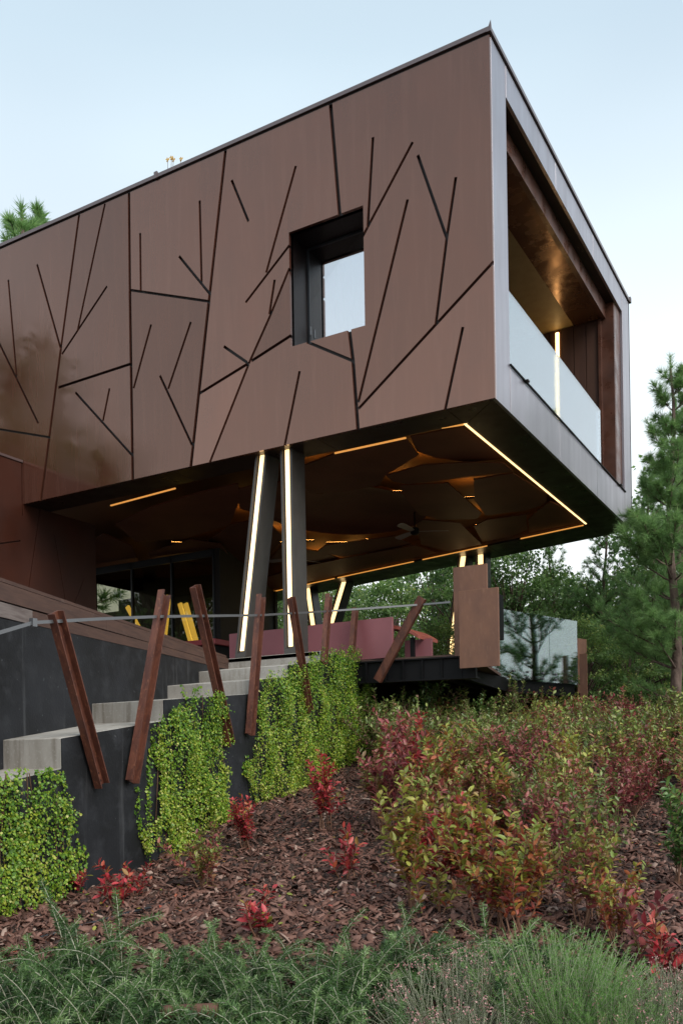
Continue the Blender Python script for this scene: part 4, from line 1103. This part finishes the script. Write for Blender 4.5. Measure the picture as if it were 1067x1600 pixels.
NAMED = [
 (112, 1402, 'small', 0, 'lf_red', 1.00, 'small red-leaved seedling at the foot of the left ivy curtain'),
 (180, 1420, 'small', 1, 'lf_red', 1.20, 'little red-leaved shrub on the mulch just left of the black hose end'),
 (215, 1405, 'small', 2, 'lf_red', 0.90, 'low red sprig on the mulch before the bare black wall'),
 (320, 1392, 'mid', 0, 'lf_mixed', 0.83, 'sparse olive and pink shrub in front of the middle ivy curtain'),
 (385, 1330, 'mid', 1, 'lf_red', 0.78, 'thin red shrub between the middle and the large ivy curtain'),
 (405, 1468, 'small', 0, 'lf_red', 1.25, 'vivid scarlet low shrub at the edge of the rosemary'),
 (545, 1375, 'small', 1, 'lf_red', 1.30, 'scarlet tufted shrub alone in the middle of the bare mulch'),
 (512, 1300, 'tall', 0, 'lf_red', 1.00, 'upright dark red shrub before the foot of the large ivy curtain'),
 (600, 1312, 'tall', 1, 'lf_purple', 1.18, 'tall wine-red shrub at the left edge of the shrub slope'),
 (640, 1270, 'tall', 2, 'lf_red', 1.24, 'tall crimson shrub just behind the wine-red one'),
 (652, 1425, 'tall', 0, 'lf_yellow', 1.25, 'tall yellow-green shrub with upright pale leaves'),
 (678, 1432, 'small', 2, 'lf_yellow', 1.2, 'small yellow-green shrub at the foot of the tall yellow one'),
 (690, 1395, 'mid', 0, 'lf_red', 1.15, 'pinkish red shrub right behind the tall yellow-green shrub'),
 (705, 1330, 'tall', 1, 'lf_orange', 1.15, 'tall orange-leaved shrub rising behind the pinkish red one'),
 (790, 1340, 'tall', 0, 'lf_orange', 1.1, 'slim orange shrub above the bright orange-red bushy one'),
 (870, 1300, 'tall', 1, 'lf_yellow', 1.05, 'pale yellow-green shrub in the middle of the slope'),
 (725, 1405, 'mid', 1, 'lf_orange', 1.26, 'orange and red shrub right of the tall yellow-green shrub'),
 (768, 1455, 'mid', 2, 'lf_orange', 1.21, 'bright orange-red bushy shrub above the pink heather'),
 (805, 1462, 'mid', 0, 'lf_orange', 1.15, 'orange-leaved shrub right beside the bright orange-red one'),
 (840, 1420, 'bushy', 1, 'lf_mixed', 0.77, 'olive and rust shrub behind the feathery green bush'),
 (912, 1455, 'tall', 2, 'lf_mixed', 1.00, 'olive-green upright shrub behind the feathery green bush'),
 (935, 1440, 'mid', 1, 'lf_yellow', 0.86, 'yellow-olive shrub touching the olive upright one'),
 (965, 1478, 'mid', 2, 'lf_orange', 0.80, 'rusty orange shrub at the right of the feathery green bush'),
 (1015, 1520, 'small', 2, 'lf_purple', 1.35, 'magenta-red low shrub in the lower right corner'),
 (1040, 1540, 'small', 1, 'lf_red', 1.30, 'red low shrub at the right frame edge beside the magenta one'),
 (962, 1290, 'mid', 0, 'lf_purple', 1.09, 'magenta-purple shrub standing out of the dull green slope'),
 (1062, 1390, 'mid', 1, 'lf_green', 1.26, 'dark green shrub at the right edge of the slope'),
 (880, 1330, 'bushy', 2, 'lf_mixed', 0.88, 'rust-tinged shrub left of the bare mulch patch on the right'),
 (625, 1200, 'tall', 0, 'lf_mixed', 1.1, 'thin reddish shrub next to the right end of the large ivy curtain'),
 (640, 1150, 'tall', 2, 'lf_green', 1.35, 'tallest wispy green shrub in front of the black deck beams'),
 (678, 1142, 'tall', 0, 'lf_dull', 1.3, 'leggy olive shrub in front of the black deck beams'),
 (715, 1172, 'tall', 2, 'lf_dull', 1.3, 'wispy green shrub below the broad rusty plate'),
 (750, 1168, 'tall', 0, 'lf_green', 1.15, 'dark-leaved wispy shrub right of the broad rusty plate'),
 (800, 1160, 'tall', 1, 'lf_dull', 1.15, 'wispy shrub under the left part of the terrace glass'),
 (845, 1160, 'tall', 2, 'lf_mixed', 1.1, 'rust-tipped wispy shrub under the middle of the terrace glass'),
 (885, 1158, 'tall', 0, 'lf_dull', 1.1, 'wispy shrub under the right end of the terrace glass'),
 (655, 1180, 'tall', 1, 'lf_green', 1.42, 'tall green shoot rising before the dark space under the deck'),
 (690, 1165, 'mid', 2, 'lf_green', 1.38, 'dark green shrub with white-edged leaves in front of the black beams'),
 (940, 1160, 'bushy', 0, 'lf_red', 0.88, 'reddish shrub on the skyline below the rusty end plate'),
 (1000, 1150, 'bushy', 3, 'lf_purple', 0.88, 'purplish shrub on the skyline left of the pine trunk')]
for i, (px, py, kind, v, m, s, lab) in enumerate(NAMED):
    p = ground_hit(px, py); shrub(p.x, p.y, kind, v, m, s, lab)
rs = random.Random(5)
DULL = {'lf_dull': 'dull green', 'lf_mixed': 'olive and rust tinted', 'lf_purple': 'purplish red'}
NTH = ('first', 'second', 'third', 'fourth', 'fifth', 'sixth', 'seventh', 'eighth', 'ninth', 'tenth', 'eleventh', 'twelfth', 'thirteenth', 'fourteenth', 'fifteenth', 'sixteenth', 'seventeenth', 'eighteenth', 'nineteenth', 'twentieth')
cnt = 0
for ri_, row in enumerate(np.arange(7.4, 15.5, .60)):
    nth = 0
    for l in np.arange(-.2, 9.5, .56):
        d_, l_ = row + rs.uniform(-.2, .2), l + rs.uniform(-.22, .22)
        s0 = l_ / d_
        lim = .085 if d_ < 9 else .045 if d_ < 10.5 else .03
        if s0 < lim or s0 > .60: continue
        if d_ < 9.0 and s0 > .29 and rs.random() < .55: continue      # bare mulch patch on the right
        if d_ < 9.4 and rs.random() < .30: continue
        p = camxy(d_, l_)
        if p.x < Lat(p.y) + .25 and p.y < 1.5: continue
        m = rs.choices(['lf_dull', 'lf_mixed', 'lf_purple'], [6, 3.2, .8] if d_ > 10.5 else [2.5, 5, 1.2])[0]
        shrub(p.x, p.y, rs.choice(['bushy', 'bushy', 'mid', 'tall']), rs.randrange(4), m, rs.uniform(.85, 1.2) * (1.0 if d_ < 12 else .97), '%s shrub, %s from the left in the %s row up the slope' % (DULL[m], NTH[nth], NTH[ri_]), 'blueberry shrubs massed on the slope'); cnt += 1; nth += 1

# ---- rosemary hedge in the foreground
def rosemary_mesh(seed, nst=58):
    r = np.random.default_rng(seed); st = MB(); P_, D_, T_ = [], [], []
    for s in range(nst):
        a = r.uniform(0, 2 * math.pi); L_ = r.uniform(.30, .62); lean = abs(r.normal(.45, .35))
        p = np.array([r.normal(0, .12), r.normal(0, .10), .05]); d = unit(np.array([math.cos(a) * lean, math.sin(a) * lean, 1.0])); pts = [p]
        droop = r.uniform(.02, .25) if r.random() < .4 else r.uniform(.30, .62); n = 10; cv = np.append(r.normal(0, .05, 2), 0)
        for k in range(n):
            d = unit(d + np.array([math.cos(a) * .05, math.sin(a) * .05, -droop * (k / n) * 1.6]) + cv + r.normal(0, .025, 3)); pts.append(pts[-1] + d * L_ / n)
        st.tube(pts, list(np.linspace(.0030, .0014, len(pts))), 4)
        pts = np.array(pts); m = int(L_ / .0017)
        u = (np.arange(m) + r.random(m) * .5) / m * .96 + .04; f = u * n; i = np.minimum(f.astype(int), n - 1); f = (f - i)[:, None]
        q = pts[i] * (1 - f) + pts[i + 1] * f; t_ = unit(pts[i + 1] - pts[i]); az = np.arange(m) * 1.9 + r.normal(0, .5, m)
        e1_ = unit(np.cross(t_, np.array([.3, .2, .9]))); e2_ = np.cross(t_, e1_)
        o = e1_ * np.cos(az)[:, None] + e2_ * np.sin(az)[:, None]
        P_.append(q); D_.append(unit(o + t_ * r.uniform(.25, .75, m)[:, None])); T_.append(np.clip(-.05 + .66 * u + r.normal(0, .22) + r.normal(0, .12, m), 0, 1))  # needles tinted darker towards the base, shade inside the bush put into colour
    P_, D_, T_ = np.concatenate(P_), np.concatenate(D_), np.concatenate(T_); n = len(P_)
    S = np.stack([r.uniform(.006, .0085, n), r.uniform(.020, .035, n), np.full(n, .02)], 1)
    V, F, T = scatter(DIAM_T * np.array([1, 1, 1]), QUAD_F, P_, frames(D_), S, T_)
    me = bpy.data.meshes.new('stems'); me.from_pydata(st.v, [], st.f); me.materials.append(M['rose_stem'])
    return me, mesh_np('rosemary_leaves', V, F, T)
M['rose_stem'] = mat('rosemary_stem', (0.36, 0.36, 0.27), 0.7)
ROSE = [rosemary_mesh(s) for s in (21, 22, 23)]
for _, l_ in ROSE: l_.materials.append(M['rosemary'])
ORD = ('first', 'second', 'third', 'fourth', 'fifth', 'sixth', 'seventh', 'eighth', 'ninth', 'tenth', 'eleventh', 'twelfth', 'thirteenth', 'fourteenth')
k = 0
for row, (d0, n, w) in enumerate(((4.95, 9, .40), (4.45, 9, .41), (3.95, 8, .43))):
    for j in range(n):
        s0 = -w + 2 * w * (j + .5) / n
        d_ = d0 + rs.uniform(-.15, .15); l_ = s0 * d_ + rs.uniform(-.1, .1)
        if s0 > .06 and row > 0: continue
        if s0 > .2: continue
        p = camxy(d_, l_); z = ground(p.x, p.y) - .03
        root = empty('rosemary_bush', (p.x, p.y, z), rs.uniform(0, 6.28)); s = rs.uniform(.9, 1.15) * (1.0 if s0 > -.25 else 1.12); root.scale = (s, s, s * (.88 if row == 0 else .95))
        tag(root, '%s rosemary bush from the left in the %s row of the hedge' % (ORD[j], ('back', 'middle', 'front')[row]), 'rosemary', 'rosemary bushes along the bottom')
        a, b = ROSE[k % 3]; k += 1
        link('stems', a, None, root); tag(link('foliage', b, None, root), kind='stuff')
# ---- feathery green bush and pink heather at the right
def feather_mesh(seed, nst, h, wid, lsz, dens, tlo, wleaf=.0035):
    r = np.random.default_rng(seed); st = MB(); P_, D_, T_, tips = [], [], [], []
    for s in range(nst):
        a = r.uniform(0, 2 * math.pi); rad = math.sqrt(r.random()) * wid; lean = rad / wid * .75
        p = np.array([math.cos(a) * rad * .5, math.sin(a) * rad * .5, 0]); d = unit(np.array([math.cos(a) * lean, math.sin(a) * lean, 1.0])); L_ = h * r.uniform(.7, 1.05) * (1 - .25 * (rad / wid) ** 2); pts = [p]
        for k in range(6): d = unit(d + r.normal(0, .09, 3)); pts.append(pts[-1] + d * L_ / 6)
        st.tube(pts, list(np.linspace(.0022, .0009, 7)), 4); tips.append(pts[-1])
        pts = np.array(pts); m = int(L_ * dens); u = .3 + .7 * r.random(m); f = u * 6; i = np.minimum(f.astype(int), 5); f = (f - i)[:, None]
        q = pts[i] * (1 - f) + pts[i + 1] * f; t_ = unit(pts[i + 1] - pts[i])
        P_.append(q); D_.append(unit(unit(r.normal(size=(m, 3))) * .8 + t_ * .9)); T_.append(np.clip(tlo + .55 * u + r.normal(0, .18, m), 0, 1))
    P_, D_, T_ = np.concatenate(P_), np.concatenate(D_), np.concatenate(T_); n = len(P_)
    S = np.stack([np.full(n, wleaf), r.uniform(.6, 1.2, n) * lsz, np.full(n, .01)], 1)
    V, F, T = scatter(DIAM_T, QUAD_F, P_, frames(D_), S, T_)
    me = bpy.data.meshes.new('stems'); me.from_pydata(st.v, [], st.f); me.materials.append(M['rose_stem'])
    return me, mesh_np('fine_leaves', V, F, T), np.array(tips)
fa = feather_mesh(31, 330, .55, .46, .022, 260, .1)
fa[1].materials.append(M['santolina'])
def low_bush(name, px, d_, z_off, s, mm, label, cat, group=None, flowers=None):
    q = at_depth(px, 1500, d_); p = Vector((q.x, q.y)); root = empty(name, (p.x, p.y, ground(p.x, p.y) + z_off), rs.uniform(0, 6.28)); root.scale = (s, s, s)
    tag(root, label, cat, group); link('stems', mm[0], None, root); tag(link('foliage', mm[1], None, root), kind='stuff')
    if flowers: tag(link('flowers', flowers, None, root), kind='stuff')
    return root
low_bush('santolina_bush', 868, 4.5, .05, 1.0, fa, 'feathery light green bush in the lower right foreground', 'bush')
low_bush('santolina_bush', 935, 4.35, .0, .85, fa, 'smaller feathery green bush joining the right side of the large one', 'bush')
hb = feather_mesh(33, 240, .45, .42, .010, 420, .05, .0026)
hb[1].materials.append(M['heather'])
r_ = np.random.default_rng(3); tp = hb[2][r_.random(len(hb[2])) < .55]; tp = np.repeat(tp, 7, 0) + r_.normal(0, .010, (7 * len(tp), 3))
V, F, T = scatter(IVY_T, LEAF_F, tp, frames(unit(r_.normal(size=tp.shape))), np.full(len(tp), .008), r_.random(len(tp)))
fl = mesh_np('florets', V, F, T); fl.materials.append(M['pink'])
for px, d_, s, lab in ((705, 4.4, 1.05, 'pink-flowered heather bush left of the feathery green bush'), (775, 4.7, .95, 'pink heather bush tucked against the left of the feathery green bush'),
                       (745, 3.9, .9, 'pink heather bush at the bottom edge below the feathery bush'), (1020, 4.3, .95, 'pink heather bush in the lower right corner'), (1075, 4.5, .9, 'pink heather bush cut by the right frame edge')):
    low_bush('heather_bush', px, d_, .02, s, hb, lab, 'heather', 'pink heather in the foreground', fl)

# ---- hose and edging log
hp = [ground_hit(px, py) + Vector((0, 0, .03)) for px, py in ((60, 1475), (110, 1460), (165, 1444), (215, 1430), (265, 1419))]
tag(MB().tube(hp, .011, 8).build('irrigation_hose', M['hose'], None, smooth=True), 'black irrigation hose lying on the mulch before the black wall', 'hose')
lg = [at_depth(262, 1583, 4.38), at_depth(330, 1580, 4.38)]
tag(MB().tube([lg[0] + (lg[0] - lg[1]) * .15, lg[0], lg[1], lg[1] + (lg[1] - lg[0]) * .15], .036, 12).build('edging_log', M['log'], None, smooth=True), 'round brown edging log showing through the rosemary', 'log')

# ---- trees
def tube_np(mb, pts, r0, r1, n=6): mb.tube(pts, list(np.linspace(r0, r1, len(pts))), n)
def pine_mesh(seed, h, rad, trunk_r, tufts, needles, clear=.12, nl=.13, nw=.0045):
    r = np.random.default_rng(seed); tr = MB(); br = MB(); P_, D_, T_ = [], [], []
    tp = [np.array([.05 * math.sin(k * 1.3 + seed), .05 * math.cos(k * .9), h * k / 12]) for k in range(13)]
    tube_np(tr, tp, trunk_r, trunk_r * .16, 10)
    z = h * clear
    while z < h * .985:
        f = (z / h); reach = rad * (1 - f) ** .65 * (.75 + .5 * r.random()) + .12
        c = np.array([np.interp(z, [q[2] for q in tp], [q[i] for q in tp]) for i in range(3)])
        for b in range(r.integers(4, 7)):
            a = r.uniform(0, 2 * math.pi); L_ = reach * r.uniform(.6, 1.1); up = .25 + .75 * f
            d = unit(np.array([math.cos(a), math.sin(a), up * .7])); pts = [c]
            for k in range(5): d = unit(d + r.normal(0, .08, 3) + np.array([0, 0, .10])); pts.append(pts[-1] + d * L_ / 5)
            tube_np(br, pts, max(.006, trunk_r * .22 * (1 - f) + .004), .004, 5); pts = np.array(pts)
            nt = max(2, int(tufts * L_))
            for t in range(nt):
                u = .3 + .7 * (t + r.random()) / nt; i = min(int(u * 5), 4); q = pts[i] + (pts[i + 1] - pts[i]) * (u * 5 - i)
                sd_ = unit(d * .7 + r.normal(0, .55, 3) + np.array([0, 0, .25])); tip = q + sd_ * r.uniform(.08, .30) * min(1, L_)
                if t == nt - 1: tip = pts[-1]; sd_ = d
                m = needles; s_ = r.random(m); P_.append(q + (tip - q) * (.25 + .75 * s_[:, None])); D_.append(unit(sd_ + unit(r.normal(size=(m, 3))) * .95)); T_.append(np.clip(.25 + .35 * s_ + r.normal(0, .15, m) + r.normal(0, .12), 0, 1))
                br.tube([q, tip], [.004, .002], 4)
        z += h * r.uniform(.028, .045) + .04
    m = needles * 4; s_ = r.random(m); P_.append(tp[-1] + np.array([0, 0, 1.]) * (s_[:, None] - .6) * .5); D_.append(unit(np.array([0, 0, 1.]) + unit(r.normal(size=(m, 3))) * .9)); T_.append(np.clip(r.normal(.5, .15, m), 0, 1))
    P_, D_, T_ = np.concatenate(P_), np.concatenate(D_), np.concatenate(T_); n = len(P_)
    V, F, T = scatter(NEED_T, NEED_F, P_, frames(D_), np.stack([np.full(n, nw), r.uniform(.7, 1.15, n) * nl, np.ones(n)], 1), T_)
    o = len(tr.v); tr.add(br.v, br.f)
    me = bpy.data.meshes.new('pine_trunk'); me.from_pydata(tr.v, [], tr.f); me.materials.append(M['bark'])
    for p in me.polygons: p.use_smooth = True
    le = mesh_np('pine_needles', V, F, T); le.materials.append(M['needle'])
    return me, le
def broad_mesh(seed, h, rad, nclump, per, lsz):
    r = np.random.default_rng(seed); tr = MB()
    tp = [np.array([.12 * math.sin(k + seed), .12 * math.cos(1.3 * k), h * .8 * k / 8]) for k in range(9)]
    tube_np(tr, tp, h * .018, h * .004, 8)
    P_, D_, N_, T_ = [], [], [], []
    for k in range(nclump):
        f = r.uniform(.12, 1.0); zc = h * f; rr = rad * math.sin(math.pi * min(1, (f * .78 + .18))) ** .7 * (.35 + .75 * math.sqrt(r.random()))
        a = r.uniform(0, 2 * math.pi); c = np.array([math.cos(a) * rr, math.sin(a) * rr, zc + r.normal(0, .15)])
        b0 = tp[min(8, int(f * 8))]; s0 = b0 * np.array([1, 1, .75])
        if k % 2 == 0: tube_np(tr, [s0, s0 * .45 + c * .55 + np.array([0, 0, .1]), c], h * .006, .008, 5)
        cs = r.uniform(.28, .55) * (rad / 2.2) ** .5; m = int(per * r.uniform(.6, 1.3)); v = unit(r.normal(size=(m, 3))) * (r.random((m, 1)) ** .45) * np.array([1.15, 1.15, .7]) * cs
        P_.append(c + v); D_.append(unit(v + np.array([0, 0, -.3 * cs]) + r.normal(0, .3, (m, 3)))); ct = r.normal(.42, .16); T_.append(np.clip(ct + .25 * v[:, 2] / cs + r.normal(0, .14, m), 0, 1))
    P_, D_, T_ = np.concatenate(P_), np.concatenate(D_), np.concatenate(T_); n = len(P_)
    V, F, T = scatter(DIAM_T, QUAD_F, P_, frames(D_), lsz * r.uniform(.7, 1.2, n), T_)
    me = bpy.data.meshes.new('tree_trunk'); me.from_pydata(tr.v, [], tr.f); me.materials.append(M['bark'])
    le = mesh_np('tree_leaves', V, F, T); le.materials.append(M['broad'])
    return me, le
def tree(name, x, y, mm, s, label, group=None, zs=1.0, rz=None, cat='tree'):
    root = empty(name, (x, y, ground(x, y) - .05), rs.uniform(0, 6.28) if rz is None else rz); root.scale = (s, s, s * zs)
    tag(root, label, cat, group); link('trunk', mm[0], None, root); tag(link('crown', mm[1], None, root), kind='stuff')
    return root
def tree_px(name, px, d_, *a, **k):
    q = at_depth(px, 1180, d_); return tree(name, q.x, q.y, *a, **k)
PN = pine_mesh(41, 6.3, 1.30, .105, 21, 64, clear=.22, nl=.15, nw=.0065)
PM = pine_mesh(42, 6.0, 1.5, .08, 9, 46, clear=.08, nl=.15, nw=.008)
PB = pine_mesh(43, 9.0, 2.8, .16, 9, 50, clear=.25, nl=.2, nw=.02)
BA = broad_mesh(51, 7.5, 2.6, 120, 84, .15)
BB = broad_mesh(52, 6.5, 2.2, 100, 84, .135)
BC = broad_mesh(53, 8.5, 2.8, 125, 76, .17)
tree_px('pine_tree', 1056, 14.6, PN, 1.0, 'tall pine with a bare reddish trunk at the right edge')
tree_px('pine_tree', 1022, 19.5, PM, .95, 'slender young pine just left of the tall pine, brushing the house corner')
tree_px('pine_tree', 1100, 17.0, PM, 1.1, 'pine behind the tall pine, cut by the right frame edge')
tree_px('pine_tree', 1068, 20.5, PM, 1.25, 'pine filling the gap right behind the trunk of the tall pine')
tree_px('pine_tree', 866, 23.0, PM, .92, 'young pine tip below the right end of the box, the left one of two')
tree_px('pine_tree', 950, 22.0, PM, .98, 'young pine tip below the right end of the box, the right one of two')
tree_px('pine_tree', 45, 36.0, PB, 2.42, 'distant pine crown above the roof at the left, the taller one')
tree_px('pine_tree', 84, 37.5, PB, 2.47, 'distant pine crown above the roof, the lower one right of the taller crown')
tree_px('pine_tree', -18, 38.0, PB, 2.45, 'distant pine crown above the roof, cut by the left frame edge')
rows = [(23.5, (735, 800, 860, 925, 1000, 1090, 1190, 1300), 1.0), (29.0, (420, 500, 560, 620, 680, 740, 830, 900, 960, 1040, 1130, 1230, 1330), 1.05), (35.0, (380, 470, 540, 620, 700, 780, 850, 930, 1010, 1090, 1180), 1.2)]
for ri, (d_, pxs, s) in enumerate(rows):
    for j, px in enumerate(pxs):
        mm = (BA, BB, BC)[(j + ri) % 3]
        lab = '%s leafy tree from the left in the %s row behind the terrace' % (ORD[j], ('nearest', 'second', 'farthest')[ri])
        hs = s * (rs.uniform(.88, 1.08)); hs *= (.78 if ri == 0 else .74 if ri == 1 else .72) * (.76 if 840 < px < 970 else 1.0)
        tree_px('broadleaf_tree', px + rs.uniform(-15, 15), d_ + rs.uniform(-1.5, 1.5), mm, hs, lab, 'leafy trees behind the terrace')
for j, px in enumerate((700, 780, 850, 915, 985, 1045, 1110)):
    q = at_depth(px, 1180, 19.5 + rs.uniform(-1, 1))
    tree('undergrowth_bush', q.x, q.y, (BA, BB, BC)[j % 3], .36, '%s leafy bush from the left in the undergrowth below the trees' % ORD[j], 'undergrowth bushes below the trees', zs=.9, cat='bush')
# trees of the garden on the camera's side: seen only as reflections in the steel facade and the glass
for k_, (x, y, mm, s) in enumerate(((-23, -11.5, BC, 1.9), (-18.5, -12.2, PB, 1.2), (-27, -16, PB, 1.9), (-31, -20, BA, 2.0), (14, -3, PM, 1.0), (15, 2, PM, .9), (12.5, -8, BB, .9), (17, -1.5, BA, .9))):
    tree('pine_tree' if mm in (PB, PM) else 'broadleaf_tree', x, y, mm, s, '%s garden tree mirrored in the steel facade and glass, counted from the left' % ORD[k_], 'trees mirrored in the facade')

# ---- yellow flowers peeping over the roof edge
rp_ = at_depth(262, 262, 16.2)
fp = empty('roof_flower', (rp_.x, rp_.y, ZT))
tag(fp, 'small yellow-flowered plant peeping over the parapet', 'flower')
for k, (px, py) in enumerate(((262, 249), (268, 246), (271, 249), (283, 248))):
    q = at_depth(px, py, 16.2)
    st = MB().tube([(rp_.x + .05 * k - .1, rp_.y, ZT), ((rp_.x + q.x) / 2, rp_.y, (ZT + q.z) / 2), q], .004, 5)
    st.build('stalk', M['twig'], fp)
    pt = MB()
    for j in range(7):
        a = j * .9; u = Vector((math.cos(a), .3 * math.sin(2 * a), math.sin(a))); v = Vector((-u.z, 0, u.x))
        pt.add([q, q + u * .03 + v * .014, q + u * .045, q + u * .03 - v * .014], [(0, 1, 2, 3)])
    pt.build('blossom', M['yellowflower'], fp)
world_parts(fp)
print('shrubs', cnt, 'tris', sum(len(m.polygons) for m in bpy.data.meshes))
